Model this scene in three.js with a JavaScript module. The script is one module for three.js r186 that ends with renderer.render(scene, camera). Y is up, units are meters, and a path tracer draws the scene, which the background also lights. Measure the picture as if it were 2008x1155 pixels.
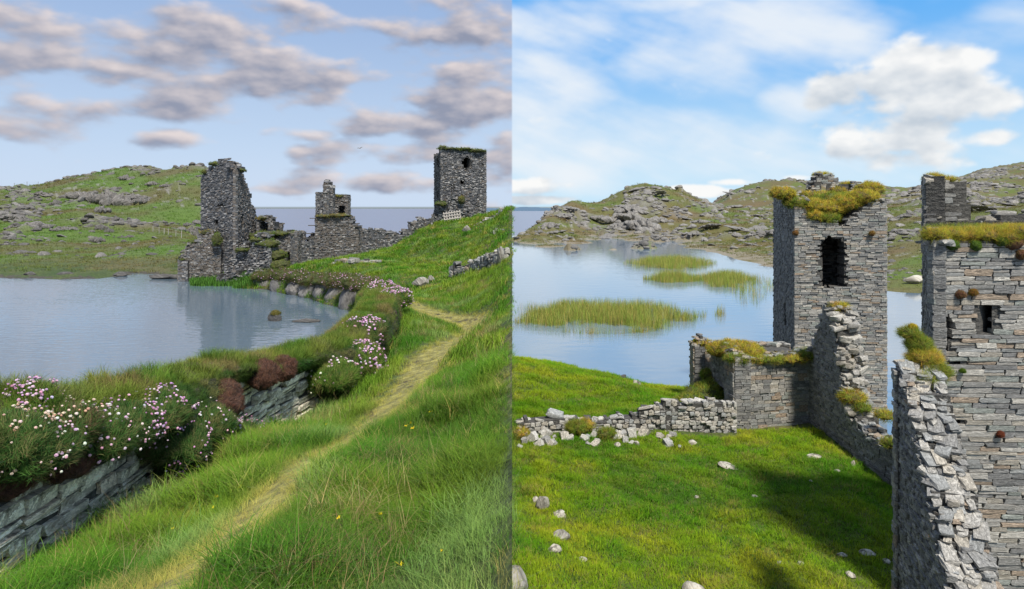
import * as THREE from 'three';
import { mergeGeometries, toCreasedNormals } from 'three/addons/utils/BufferGeometryUtils.js';
import { ImprovedNoise } from 'three/addons/math/ImprovedNoise.js';

// ---------------------------------------------------------------- camera, sky, sun, exposure
const FOC = 1300, CX = 1004, HZ = 406;               // focal length and eye line, in pixels of the 2008 x 1155 picture
const scene = new THREE.Scene();
const camera = new THREE.PerspectiveCamera(2 * Math.atan(749 / FOC) * 180 / Math.PI, 2008 / 1498, 0.3, 30000);
camera.setViewOffset(2008, 1498, 0, 343, 2008, 1155);  // level camera, lens shifted down
camera.position.set(0, 0, 0);
scene.add(camera);

const renderer = new THREE.WebGLRenderer({ antialias: true });
renderer.toneMapping = THREE.LinearToneMapping;
renderer.toneMappingExposure = 1.14;
renderer.shadowMap.enabled = true;

const SUN = new THREE.Vector3(0.30, 1.28, 0.80).normalize();
const sun = new THREE.DirectionalLight(new THREE.Color(1, 0.93, 0.82), 5);
sun.name = 'sun';
sun.position.copy(SUN).multiplyScalar(300);
sun.target.position.set(0, -6, -40);
sun.position.add(sun.target.position);
sun.castShadow = true;
sun.shadow.radius = 11;
sun.shadow.mapSize.set(4096, 4096);
Object.assign(sun.shadow.camera, { left: -120, right: 120, top: 120, bottom: -120, near: 1, far: 800 });
scene.add(sun, sun.target);

// ---------------------------------------------------------------- numbers and noise
function rnd(seed) { let a = seed | 0; return () => { a = (a + 0x6d2b79f5) | 0; let t = Math.imul(a ^ (a >>> 15), 1 | a); t = (t + Math.imul(t ^ (t >>> 7), 61 | t)) ^ t; return ((t ^ (t >>> 14)) >>> 0) / 4294967296; }; }
const PN = new ImprovedNoise();
const noise = (x, y = 0, z = 0) => PN.noise(x + 31.7, y + 11.3, z + 57.1);
function fbm(x, y, z = 0, oct = 4) { let s = 0, a = 0.5; for (let i = 0; i < oct; i++) { s += a * noise(x, y, z); x = x * 2.03 + 5.2; y = y * 2.03 + 1.7; z = z * 2.03 + 3.1; a *= 0.5; } return s; }   // about -0.5 .. 0.5
const clamp = (x, a = 0, b = 1) => Math.min(b, Math.max(a, x));
const sm = (a, b, x) => { const t = clamp((x - a) / (b - a)); return t * t * (3 - 2 * t); };
const mix = (a, b, t) => a + (b - a) * t;
const mix3 = (a, b, t) => [mix(a[0], b[0], t), mix(a[1], b[1], t), mix(a[2], b[2], t)];
const at = (px, py, d) => [(px - CX) / FOC * d, (HZ - py) / FOC * d, -d];
const X = (px, d) => (px - CX) / FOC * d, Y = (py, d) => (HZ - py) / FOC * d;
const lin = (pts) => (s) => { if (s <= pts[0][0]) return pts[0][1]; for (let i = 1; i < pts.length; i++) if (s <= pts[i][0]) return mix(pts[i - 1][1], pts[i][1], (s - pts[i - 1][0]) / (pts[i][0] - pts[i - 1][0])); return pts[pts.length - 1][1]; };

// ---------------------------------------------------------------- sky
{
  const W = 4096, H = 2048, data = new Float32Array(W * H * 4), D = 180 / Math.PI;
  const dirOf = (px, py) => { const az = Math.atan2(px - CX, FOC); return [az * D, Math.atan((HZ - py) / FOC * Math.cos(az)) * D]; };
  const blob = ([px, py, rx, ry, k]) => { const [a, e] = dirOf(px, py), [a1] = dirOf(px + rx, py), [, e1] = dirOf(px, py - ry); return [a, e, 1 / Math.max(0.5, a1 - a), 1 / Math.max(0.2, e1 - e), k]; };
  const evening = [[50, 70, 190, 80, 1], [340, 105, 190, 80, 1.15], [470, 150, 190, 62, 1.1], [560, 120, 130, 40, .8], [100, 228, 130, 38, 1.05], [320, 272, 80, 18, .8], [350, 212, 150, 26, .9], [660, 45, 170, 34, .85], [900, 60, 160, 62, 1], [905, 190, 150, 74, 1.1], [960, 150, 90, 60, 1], [830, 235, 160, 40, 1], [770, 300, 170, 26, .85], [900, 270, 120, 30, .9], [720, 352, 200, 24, .85], [590, 262, 60, 14, .9], [650, 318, 70, 12, .8], [985, 330, 60, 80, 1], [545, 12, 80, 20, .8], [560, 370, 120, 10, .6]].map(blob);
  const cumulus = [[1740, 165, 130, 70, 1.1], [1830, 160, 110, 66, 1.1], [1650, 180, 80, 44, .9], [1890, 200, 90, 60, 1], [1790, 255, 160, 50, .95], [1680, 290, 50, 34, .95], [1920, 268, 60, 20, .95], [1700, 330, 60, 22, .7], [1780, 310, 120, 30, .7], [1040, 362, 70, 16, 1.1], [1100, 362, 50, 10, .8], [1360, 374, 66, 11, 1.1], [1440, 357, 46, 7, 1.0], [1555, 348, 40, 7, .9], [1040, 392, 90, 8, .8], [1600, 242, 22, 14, .5]].map(blob);
  const veil = [[1400, 90, 190, 76, 1.1], [1540, 60, 120, 90, 1.1], [1640, 90, 90, 50, .8], [1900, 110, 150, 60, .6], [1980, 60, 90, 60, .7], [1150, 60, 190, 50, .9], [1060, 180, 110, 90, 1], [1120, 290, 220, 70, 1], [1360, 300, 200, 50, .7], [1250, 10, 160, 24, .9], [1560, 190, 60, 40, .9], [1600, 330, 200, 40, .6]].map(blob);
  const sum = (list, a, e) => { let s = 0; for (const [ba, be, ka, ke, k] of list) { const u = (a - ba) * ka, v = (e - be) * ke, q = u * u + v * v; if (q < 4) s = Math.max(s, k * (1 - q * 0.42)); } return s; };
  const wild = (a, e, o) => 0.5 + 1.1 * fbm(a / 17 + o, e / 9 + o, o, 3);
  const eve = (a, e) => { const inn = sm(-46, -42, a) * sm(24, 19, e), base = inn > 0 ? sum(evening, a, e) : 0, w = wild(a, e, 4.4), f = fbm(a / 4.6, e / 2.0, 2.2, 6); return mix(w, base, inn) + f * 1.45; };
  const cum = (a, e) => { const inn = sm(46, 42, a) * sm(24, 19, e), base = inn > 0 ? sum(cumulus, a, e) : 0, w = wild(a, e, 9.1) - 0.15; return mix(w, base, inn) + 1.15 * fbm(a / 3.6, e / 2.3, 7.7, 6); };
  for (let j = 0; j < H; j++) {
    const el = ((j + 0.5) / H - 0.5) * Math.PI, e = el * D;
    for (let i = 0; i < W; i++) {
      const o = (j * W + i) * 4;
      let c;
      if (e < -1) { data[o] = 0.25; data[o + 1] = 0.29; data[o + 2] = 0.3; data[o + 3] = 1; continue; }
      let th = ((i + 0.5) / W - 0.5) * 2 * Math.PI, a = (th + Math.PI / 2) * D; if (a > 180) a -= 360;        // 0 ahead, positive to the right
      const ee = Math.max(e, 0);
      if (a < 0) {
        if (a < -150) a = -300 - a;                                                                         // mirrored behind, so that the two skies meet softly enough there
        c = mix3([0.55, 0.69, 0.87], [0.31, 0.45, 0.71], sm(0, 19, ee));
        c = mix3(c, [0.60, 0.68, 0.82], 0.5 * sm(6, 0, ee));
        const k = eve(a, ee), al = sm(0.32, 1.08, k) * 0.95;
        if (al > 0) {
          const edge = clamp(0.40 + 1.0 * (k - eve(a + 0.7, ee + 0.55)) - 0.34 * (k - 0.8) + 0.35 * fbm(a / 5, ee / 2.5, 8, 3));
          c = mix3(c, mix3([0.27, 0.295, 0.39], [0.74, 0.66, 0.65], edge), al);
        }
      } else {
        if (a > 150) a = 300 - a;
        c = mix3([0.56, 0.77, 0.92], [0.12, 0.42, 0.88], sm(0, 17, ee));
        const r = a * 0.90 + ee * 0.42, q = ee * 0.90 - a * -0.30;                                              // streaks of ice cloud drawn out along one wind
        const inn = sm(46, 42, a) * sm(24, 19, ee), vb = mix(wild(a, ee, 6.3), inn > 0 ? sum(veil, a, ee) : 0, inn);
        const ci = clamp(0.14 + 0.66 * vb + 0.75 * fbm(r / 12, q / 3.4, 1.5, 5) + 0.5 * fbm(a / 6, ee / 3.2, 4, 5)) * 0.88;
        c = mix3(c, [0.83, 0.87, 0.91], sm(0.05, 1.0, ci) * 0.92);
        const k = cum(a, ee), al = sm(0.36, 0.86, k);
        if (al > 0) {
          const edge = clamp(0.55 + 0.8 * (k - cum(a + 0.6, ee + 1.1)) - 0.30 * (k - 0.75) + 1.1 * fbm(a / 4.5, ee / 2.2, 12, 5));
          c = mix3(c, mix3([0.50, 0.565, 0.64], [0.93, 0.925, 0.91], edge), al * 0.95);
        }
      }
      data[o] = c[0] * 0.92; data[o + 1] = c[1] * 0.92; data[o + 2] = c[2] * 0.92; data[o + 3] = 1;
    }
  }
  const t = new THREE.DataTexture(data, W, H, THREE.RGBAFormat, THREE.FloatType);
  t.mapping = THREE.EquirectangularReflectionMapping; t.magFilter = THREE.LinearFilter; t.needsUpdate = true;
  scene.background = t; scene.environment = t;
}

// ---------------------------------------------------------------- helpers for things
const names = new Map();
function numbered(n) { const k = names.get(n) ?? 0; names.set(n, k + 1); return k ? `${n}_${String(k).padStart(3, '0')}` : n; }
function put(o, name, label, category, { group, kind } = {}) {
  o.name = numbered(name); o.userData = { label, category };
  if (group) o.userData.group = group;
  if (kind) o.userData.kind = kind;
  o.castShadow = o.receiveShadow = true; scene.add(o); return o;
}
function part(geo, mat, name, parent, kind, label) {
  const m = new THREE.Mesh(geo, mat); m.name = name; m.castShadow = m.receiveShadow = true;
  if (kind) m.userData.kind = kind;
  if (label) m.userData.label = label;
  parent.add(m); return m;
}
const RGB = (r, g, b) => new THREE.Color().setRGB(r, g, b);

// ---------------------------------------------------------------- textures
function tex(n, fn, srgb, rep = 1) {
  const d = new Uint8Array(n * n * 4);
  for (let j = 0; j < n; j++) for (let i = 0; i < n; i++) { const c = fn(i / n, j / n), o = (j * n + i) * 4; for (let k = 0; k < 3; k++) d[o + k] = clamp(Array.isArray(c) ? c[k] : c) * 255; d[o + 3] = 255; }
  const t = new THREE.DataTexture(d, n, n); t.wrapS = t.wrapT = THREE.RepeatWrapping; t.magFilter = THREE.LinearFilter; t.minFilter = THREE.LinearMipmapLinearFilter;
  if (srgb) t.colorSpace = THREE.SRGBColorSpace;
  t.repeat.set(rep, rep); t.needsUpdate = true; return t;
}
// tileable noise: four corners blended
const tile = (u, v, f) => { const s = (x) => x; const a = s(u), b = s(v); return f(u, v) * (1 - a) * (1 - b) + f(u - 1, v) * a * (1 - b) + f(u, v - 1) * (1 - a) * b + f(u - 1, v - 1) * a * b; };
const T = {};
T.slate = tex(256, (u, v) => tile(u, v, (x, y) => { const a = fbm(x * 5, y * 14, 1, 5), b = fbm(x * 22, y * 26, 4, 3), l = sm(0.10, 0.2, fbm(x * 8, y * 8, 9, 4)); const g = 0.70 + a * 0.5 + b * 0.38; return g * (1 - l) + (0.93 + b * 0.2) * l; }), true);
T.slateBump = tex(256, (u, v) => tile(u, v, (x, y) => 0.5 + 0.7 * fbm(x * 4, y * 12, 1, 5) + 0.4 * fbm(x * 24, y * 24, 4, 3)));
const three = (f) => (u, v) => [0, 1, 2].map((k) => tile(u, v, (x, y) => f(x, y)[k]));
T.lichenBump = tex(256, (u, v) => tile(u, v, (x, y) => 0.5 + 0.8 * fbm(x * 5, y * 5, 1, 5)));
T.lichen = tex(256, three((x, y) => { const b = fbm(x * 22, y * 14, 3, 3), l = sm(-0.13, -0.02, fbm(x * 3.2, y * 2.2, 7, 5) + b * 0.2), dk = sm(0.12, 0.24, fbm(x * 5, y * 3.2, 13, 4)); const g = mix(0.70, 1.0, l) * (1 + b * 0.5) * (1 - 0.42 * dk); return [g, g * mix(0.97, 0.985, l), g * mix(0.92, 0.95, l)]; }), true);
T.turf = tex(256, (u, v) => tile(u, v, (x, y) => 0.66 + 0.6 * fbm(x * 9, y * 9, 2, 5) + 0.35 * fbm(x * 40, y * 40, 6, 2)), true);
T.turfBump = tex(256, (u, v) => tile(u, v, (x, y) => 0.5 + 0.7 * fbm(x * 10, y * 10, 2, 5) + 0.4 * fbm(x * 40, y * 40, 6, 2)));
T.ripple = tex(512, (u, v) => tile(u, v, (x, y) => 0.5 + 0.55 * fbm(x * 14, y * 34, 2, 4) + 0.3 * fbm(x * 50, y * 90, 8, 2)));
T.calm = tex(512, (u, v) => tile(u, v, (x, y) => 0.5 + 0.6 * fbm(x * 4, y * 9, 21, 3)));
const rep = (t, x, y = x, ox = 0, oy = 0) => { const c = t.clone(); c.repeat.set(x, y); c.offset.set(ox, oy); c.needsUpdate = true; return c; };

// ---------------------------------------------------------------- land: a height field over bearing and distance, through measured points
function tps(points) {                                  // thin-plate spline through [a, b, value]
  const n = points.length, N = n + 3, A = Array.from({ length: N }, () => new Float64Array(N + 1)), k = (q) => (q < 1e-12 ? 0 : 0.5 * q * Math.log(q));
  for (let i = 0; i < n; i++) {
    for (let j = 0; j < n; j++) A[i][j] = k((points[i][0] - points[j][0]) ** 2 + (points[i][1] - points[j][1]) ** 2) + (i === j ? 0.0015 : 0);
    A[i][n] = A[n][i] = 1; A[i][n + 1] = A[n + 1][i] = points[i][0]; A[i][n + 2] = A[n + 2][i] = points[i][1]; A[i][N] = points[i][2];
  }
  for (let c = 0; c < N; c++) {
    let p = c; for (let r = c + 1; r < N; r++) if (Math.abs(A[r][c]) > Math.abs(A[p][c])) p = r;
    [A[c], A[p]] = [A[p], A[c]];
    for (let r = c + 1; r < N; r++) { const f = A[r][c] / A[c][c]; if (f) for (let m = c; m <= N; m++) A[r][m] -= f * A[c][m]; }
  }
  const w = new Float64Array(N);
  for (let c = N - 1; c >= 0; c--) { let s = A[c][N]; for (let m = c + 1; m < N; m++) s -= A[c][m] * w[m]; w[c] = s / A[c][c]; }
  return (a, b) => { let s = w[n] + w[n + 1] * a + w[n + 2] * b; for (let i = 0; i < n; i++) s += w[i] * k((a - points[i][0]) ** 2 + (b - points[i][1]) ** 2); return s; };
}
class Land {
  constructor({ u0, u1, nu, d0, d1, nd, ctrl, relief }) {
    Object.assign(this, { u0, u1, nu, d0, d1, nd });
    const f = tps(ctrl.map(([px, d, y]) => [(px - CX) / FOC * 3, Math.log(d), y]));
    this.h = new Float32Array(nu * nd);
    const coarse = 3, cu = Math.ceil(nu / coarse) + 1, cd = Math.ceil(nd / coarse) + 1, g = new Float32Array(cu * cd);
    for (let i = 0; i < cu; i++) for (let j = 0; j < cd; j++) g[i * cd + j] = f(this.U(i * coarse) * 3, Math.log(this.D(j * coarse)));
    for (let i = 0; i < nu; i++) for (let j = 0; j < nd; j++) {
      const a = i / coarse, b = j / coarse, i0 = Math.floor(a), j0 = Math.floor(b), s = a - i0, t = b - j0;
      const y = mix(mix(g[i0 * cd + j0], g[(i0 + 1) * cd + j0], s), mix(g[i0 * cd + j0 + 1], g[(i0 + 1) * cd + j0 + 1], s), t);
      const d = this.D(j), x = this.U(i) * d;
      this.h[i * nd + j] = y + relief(x, -d, d, y);
    }
  }
  U(i) { return this.u0 + (this.u1 - this.u0) * i / (this.nu - 1); }
  D(j) { return this.d0 * Math.pow(this.d1 / this.d0, j / (this.nd - 1)); }
  y(x, z) {
    const d = Math.max(-z, this.d0 + 1e-6), a = clamp((x / d - this.u0) / (this.u1 - this.u0) * (this.nu - 1), 0, this.nu - 1.001), b = clamp(Math.log(d / this.d0) / Math.log(this.d1 / this.d0) * (this.nd - 1), 0, this.nd - 1.001);
    const i = Math.floor(a), j = Math.floor(b), s = a - i, t = b - j, { h, nd } = this;
    return mix(mix(h[i * nd + j], h[(i + 1) * nd + j], s), mix(h[i * nd + j + 1], h[(i + 1) * nd + j + 1], s), t);
  }
  geometry(color, scaleUv) {
    const { nu, nd } = this, p = new Float32Array(nu * nd * 3), c = new Float32Array(nu * nd * 3), uv = new Float32Array(nu * nd * 2), idx = [];
    for (let i = 0; i < nu; i++) for (let j = 0; j < nd; j++) {
      const k = i * nd + j, d = this.D(j), x = this.U(i) * d;
      p[k * 3] = x; p[k * 3 + 1] = this.h[k]; p[k * 3 + 2] = -d; uv[k * 2] = x * scaleUv; uv[k * 2 + 1] = d * scaleUv;
      if (i < nu - 1 && j < nd - 1) idx.push(k, k + nd, k + 1, k + nd, k + nd + 1, k + 1);
    }
    const g = new THREE.BufferGeometry(); g.setAttribute('position', new THREE.BufferAttribute(p, 3)); g.setAttribute('uv', new THREE.BufferAttribute(uv, 2)); g.setIndex(idx); g.computeVertexNormals();
    const n = g.attributes.normal;
    for (let k = 0; k < nu * nd; k++) { const q = color(p[k * 3], p[k * 3 + 1], p[k * 3 + 2], n.getY(k)); c[k * 3] = q[0]; c[k * 3 + 1] = q[1]; c[k * 3 + 2] = q[2]; }
    g.setAttribute('color', new THREE.BufferAttribute(c, 3)); return g;
  }
}
const LAKE_L = -6, LAKE_R = -10, SEA = -40;
const P2 = (px, py, d) => [px, d, Y(py, d)];           // measured: bearing, distance and the height at which it is seen

// footpath and garden wall lines on the left, in plan
const pathPts = [[220, 1190, 2.9], [330, 1130, 3.2], [480, 1010, 4.2], [600, 900, 5.8], [720, 830, 7.36], [800, 760, 9.4], [838, 705, 12], [900, 665, 14.6], [943, 642, 16.7], [925, 626, 18], [850, 612, 20], [760, 602, 22.8]].map(([px, , d]) => [X(px, d), -d]);
const pathD = (x, z) => { let m = 1e9; const wide = 1 + 1.0 * sm(6, 13, -z); for (let i = 1; i < pathPts.length; i++) { const [ax, az] = pathPts[i - 1], [bx, bz] = pathPts[i], dx = bx - ax, dz = bz - az, t = clamp(((x - ax) * dx + (z - az) * dz) / (dx * dx + dz * dz)); m = Math.min(m, Math.hypot(x - ax - dx * t, z - az - dz * t)); } return m / wide; };
const wallPts = [[-260, 3.9], [0, 4.85], [200, 6.0], [330, 7.2], [420, 8.3], [520, 9.6], [600, 10.8], [690, 12.4], [752, 15.4], [762, 18.6], [748, 22.5], [735, 26]].map(([px, d]) => [X(px, d), -d]);

// ---- left land
const ctrlL = [
  [220, 2.9, -1.78], [330, 3.2, -1.8], [480, 4.2, -1.95], P2(600, 900, 5.8), P2(720, 830, 7.36), P2(800, 760, 9.4), P2(838, 705, 12), P2(900, 665, 14.6), P2(945, 640, 16.7), P2(925, 626, 18), P2(850, 612, 20), P2(760, 602, 22.8),
  [-260, 3.9, -2.45], P2(0, 1160, 4.85), P2(200, 1040, 6), P2(330, 955, 7.2), P2(420, 890, 8.3), P2(520, 850, 9.6), P2(600, 818, 10.8), P2(690, 778, 12.4), P2(752, 690, 15.4), P2(764, 640, 18.6), P2(752, 605, 23),
  [-260, 3.2, -2.3], [0, 3.9, -2.42], [100, 4.0, -2.36], [250, 4.6, -2.5], [330, 5.6, -2.64], [450, 5.1, -2.3], [400, 6.3, -2.74], [560, 8.5, -3.0], [650, 9.6, -3.1],
  [530, 46.5, -6.7], [560, 44.5, -6.9], [600, 41.5, -7], [640, 39, -7], [690, 35.5, -6.9], [722, 33, -6.8],
  [1004, 1.5, -1.55], [600, 1.5, -1.6], [0, 1.5, -1.8], [-600, 1.5, -2.0], [1004, 2.8, -1.6], [1004, 4.5, -1.68], [1004, 6.6, -1.75], [1004, 10, -1.88], [1004, 13.4, -1.97], [1004, 18.7, -2.0], [1004, 26, -1.9], [1004, 31, -1.5], [1004, 38, -0.95], [1004, 46, 0.12], [1004, 60, -0.5], [1004, 78, -8], [1004, 110, -25],
  [950, 60, -0.75], P2(900, 428, 60), P2(850, 437, 60), P2(800, 468, 60), P2(760, 488, 59), P2(700, 506, 58), P2(620, 516, 57), P2(560, 527, 54), P2(500, 541, 50.5), P2(440, 545, 54), P2(385, 545, 55),
  P2(650, 556, 42), P2(750, 568, 35), P2(560, 546, 47), P2(820, 560, 33), P2(900, 548, 31), P2(900, 500, 44), P2(800, 522, 45), P2(960, 500, 36), P2(960, 445, 50), P2(870, 580, 25),
  [-600, 9, -7], [0, 9, -7], [0, 22, -7.4], [0, 45, -7.4], [-600, 25, -7.4], [-600, 50, -7.2], [200, 10.5, -7], [200, 25, -7.4], [200, 45, -7.4], [400, 13.5, -7], [400, 25, -7.4], [400, 42, -7.2], [550, 15.5, -7], [550, 25, -7.2], [520, 36, -7], [640, 20, -6.9], [660, 28, -6.8], [620, 36, -6.4], [0, 6.2, -3.4], [330, 8.8, -4], [600, 13, -4.6], [690, 15.5, -5], [300, 53, -6.9], [420, 51, -6.4],
  [-600, 58, -5.75], [0, 58.5, -5.75], [200, 58.5, -5.75], [340, 58.5, -5.75], P2(0, 500, 74), P2(200, 503, 76), P2(350, 496, 75), P2(0, 440, 125), P2(130, 430, 130), P2(200, 470, 100), P2(300, 465, 100), P2(360, 470, 95),
  P2(0, 372, 210), P2(80, 362, 215), P2(180, 343, 225), P2(250, 335, 230), P2(320, 341, 225), P2(390, 348, 215), P2(470, 380, 200), P2(250, 400, 160), P2(100, 400, 165), P2(360, 415, 150), P2(-300, 380, 200), P2(-600, 390, 200), P2(-300, 440, 120),
  [-600, 330, -10], [0, 330, -8], [250, 340, -4], [400, 330, -10], [500, 90, -8], [520, 150, -18], [560, 220, -40], [520, 300, -46], [650, 82, -10], [780, 82, -9], [900, 84, -6], [650, 130, -32], [800, 130, -32], [950, 130, -32], [700, 300, -60], [1004, 300, -60], [0, 690, -60], [-600, 690, -60], [500, 690, -60], [1004, 690, -60],
];
const rockL = (x, z) => { const d = -z; return d < 68 ? 0 : sm(0.07, 0.2, fbm(x / 26, z / 15, 3, 4) + 0.28 * noise(x / 6, z / 4, 8)) * sm(68, 110, d); };
const landL = new Land({
  u0: (-500 - CX) / FOC, u1: 0, nu: 430, d0: 1.4, d1: 700, nd: 640, ctrl: ctrlL,
  relief: (x, z, d) => {
    const pd = d < 26 ? pathD(x, z) : 9, off = sm(0.1, 0.6, pd);
    let h = 0;
    if (d < 75) { const k = sm(75, 60, d) * (0.35 + 0.65 * off); h += k * (0.16 * fbm(x / 1.3, z / 1.3, 1, 3) + 0.24 * fbm(x / 4.2, z / 4.2, 5, 2) * sm(4, 12, d) + 0.1 * Math.max(0, noise(x * 1.5, z * 1.5, 9) - 0.12)); h -= 0.04 * (1 - sm(0.1, 0.4, pd)); }
    if (d > 58) { const k = sm(60, 110, d), r = rockL(x, z); h += k * (3.0 * fbm(x / 38, z / 30, 2, 4) + 0.8 * fbm(x / 6, z / 6, 6, 3)) + r * (2.6 * Math.abs(fbm(x / 7, z / 5, 4, 4)) + 0.5); }
    return h;
  },
});
const landColorL = (x, y, z, ny) => {
  const d = -z, n1 = fbm(x / 2.2, z / 2.2, 3, 4), n2 = fbm(x / 9, z / 9, 7, 3);
  let c = mix3([0.055, 0.10, 0.018], [0.10, 0.13, 0.03], clamp(0.5 + 1.4 * n1));
  c = mix3(c, [0.17, 0.145, 0.06], 0.7 * sm(0.1, 0.32, n2 + 0.4 * n1));
  if (d < 27) {
    const pd = pathD(x, z) + 0.12 * fbm(x * 2, z * 2, 4, 3), k = sm(0.24, 0.13, pd);
    c = mix3(c, mix3([0.36, 0.32, 0.10], [0.29, 0.27, 0.07], clamp(0.5 + 2 * n1)), k);
    if (k > 0.3) c = mix3(c, [0.05, 0.036, 0.028], sm(0.2, 0.27, fbm(x * 2.3, z * 2.3, 12, 3)));
  }
  if (d > 60) {
    const g = mix3([0.12, 0.20, 0.03], [0.145, 0.135, 0.05], clamp(0.46 + 2.4 * fbm(x / 17, z / 12, 5, 4)));
    const r = 0.6 * rockL(x, z) * (0.65 + 1.2 * fbm(x / 2.4, z / 2, 2, 3));
    c = mix3(c, g, sm(60, 72, d)); c = mix3(c, mix3([0.21, 0.19, 0.175], [0.32, 0.30, 0.28], clamp(0.5 + 2 * fbm(x / 2, z / 1.4, 9, 3))), clamp(r));
    const speck = sm(0.30, 0.38, noise(x / 1.6, z / 1.3, 17)); c = mix3(c, [0.34, 0.33, 0.31], speck * 0.7 * sm(80, 100, d) * sm(0.0, 0.12, fbm(x / 30, z / 20, 3, 2)));
  }
  if (y < LAKE_L + 0.12 && d < 66) c = mix3(c, [0.09, 0.08, 0.06], sm(0.45, 0.55, (LAKE_L + 0.1 - y) * 4 + 0.5 + 2 * fbm(x / 1.5, z / 1.5, 33, 3)));
  return c;
};
const groundMat = new THREE.MeshStandardMaterial({ name: 'grassy ground', vertexColors: true, roughness: 0.95, map: rep(T.turf, 0.5), bumpMap: rep(T.turfBump, 0.5), bumpScale: 0.09 });
groundMat.color.setRGB(1.55, 1.55, 1.55);
const meadow = put(new THREE.Mesh(landL.geometry(landColorL, 1), groundMat), 'meadow_ground', 'green tussocky slope and hillside round the evening lake', 'ground', { kind: 'structure' });

// the rock step on which the left slope ends; the right valley lies below it
{
  const p = [], idx = [], n = landL.nd, rows = 7, uv = [];
  for (let j = 0; j < n; j++) for (let r = 0; r < rows; r++) {
    const d = landL.D(j), top = landL.h[(landL.nu - 1) * n + j], bot = Math.min(-12, top - 1), t = r / (rows - 1), y = mix(top, bot, t);
    p.push(-0.001 - t * 0.8 - (r && r < rows - 1 ? 0.35 * Math.abs(fbm(y / 1.1, d / 1.6, 5, 3)) : 0), y, -d); uv.push(d, y);
    if (j && r) { const k = j * rows + r; idx.push(k, k - 1, k - rows, k - 1, k - rows - 1, k - rows); }
  }
  const g = new THREE.BufferGeometry(); g.setAttribute('position', new THREE.Float32BufferAttribute(p, 3)); g.setAttribute('uv', new THREE.Float32BufferAttribute(uv, 2)); g.setIndex(idx); g.computeVertexNormals();
  put(new THREE.Mesh(g, new THREE.MeshStandardMaterial({ name: 'step rock', color: RGB(0.2, 0.19, 0.175), roughness: 0.95, map: rep(T.slate, 0.4), bumpMap: rep(T.slateBump, 0.4), bumpScale: 0.08, side: THREE.DoubleSide })), 'rock_step', 'grey rock step at the edge of the tussocky slope', 'cliff', { kind: 'structure' });
}

// ---- right land
const ctrlR = [
  [1004, 1.5, -8.2], [1500, 1.5, -8.6], [2300, 1.5, -9.3], [1004, 6, -8.3], [1600, 7, -9.2], [2300, 7, -9.4], P2(1004, 1140, 14.6), P2(1100, 1050, 18.2), [1365, 16.3, -9.3], [1700, 17.4, -9.35], [1004, 21, -9.2], P2(1004, 866, 26.4), [1200, 26.5, -9.35], [1400, 26.9, -9.4], [1600, 28.8, -9.4], [1750, 22.4, -9.4], [1900, 14, -9.4], [2300, 14, -9.4], [1900, 20, -9.5],
  P2(1004, 700, 40.5), P2(1100, 716, 39.6), P2(1200, 735, 38.4), P2(1330, 757, 36.6), [1100, 32, -9.15], [1250, 31, -9.3], [1004, 44.5, -10.9], [1200, 42.5, -10.9], [1340, 40, -11], [1450, 38, -10.9], [1420, 33, -9.6], [1560, 32.5, -9.9], [1700, 33, -10], [1640, 38.5, -10.2], [1500, 40, -11.2], [1750, 36, -10.9], [1800, 30, -10.8], [1850, 26, -10.2], [2000, 24, -9.6], [2300, 25, -9.6], [1800, 45, -11.4], [2000, 40, -10.6], [2300, 45, -9],
  [1004, 60, -12], [1004, 110, -12], [1250, 60, -12], [1250, 110, -12], [1480, 60, -12], [1450, 90, -11.6], [1700, 60, -12], [1004, 170, -11.6], [1200, 150, -11.3],
  P2(1004, 471, 200), P2(1130, 473, 195), P2(1250, 483, 170), P2(1350, 489, 158), P2(1430, 512, 124), P2(1520, 524, 110), P2(1620, 545, 96), P2(1740, 572, 78.5), P2(1820, 578, 76), [1950, 70, -9.8], [2300, 68, -8],
  [1004, 214, -9.7], P2(1060, 461, 222), P2(1130, 460, 228), P2(1250, 465, 210), P2(1350, 472, 190), P2(1450, 490, 150), P2(1520, 505, 128),
  [1004, 235, -14], [1004, 262, -32], [1004, 300, -50], P2(1030, 462, 245), P2(1060, 436, 275), P2(1120, 392, 300), P2(1165, 402, 305), P2(1185, 396, 318), P2(1245, 363, 335), P2(1300, 371, 335), P2(1345, 385, 330), P2(1375, 398, 330), P2(1180, 455, 250), P2(1250, 452, 255), P2(1320, 450, 255), P2(1240, 410, 290), P2(1130, 425, 275),
  P2(1400, 448, 235), P2(1500, 440, 230), P2(1450, 425, 290), P2(1400, 410, 350), P2(1450, 368, 500), P2(1510, 356, 510), P2(1560, 358, 520), P2(1640, 360, 520), P2(1720, 366, 520), P2(1800, 374, 480), P2(1500, 400, 380), P2(1600, 420, 280), P2(1600, 480, 150), P2(1680, 400, 350),
  P2(1760, 545, 87), P2(1760, 490, 112), P2(1760, 440, 155), P2(1770, 400, 260), P2(1740, 520, 100), P2(1850, 490, 105), P2(1850, 430, 150), P2(1900, 400, 210), P2(1960, 395, 200), P2(2010, 388, 205), P2(2010, 430, 120), P2(2300, 380, 200), P2(2300, 430, 110), P2(1880, 388, 330), P2(1950, 390, 380), P2(2010, 385, 400), P2(1870, 350, 600), P2(1920, 338, 640), P2(1980, 330, 660), P2(2050, 326, 660), P2(2300, 330, 650),
  [1004, 420, -60], [1060, 400, -50], [1120, 380, -20], [1245, 430, -8], [1350, 410, -6], [1500, 700, -10], [1700, 720, -10], [1850, 800, 6], [2100, 880, 10], [1004, 900, -70], [1245, 800, -60], [1500, 950, -60], [1900, 1000, -60], [2300, 1000, -60],
];
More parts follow.
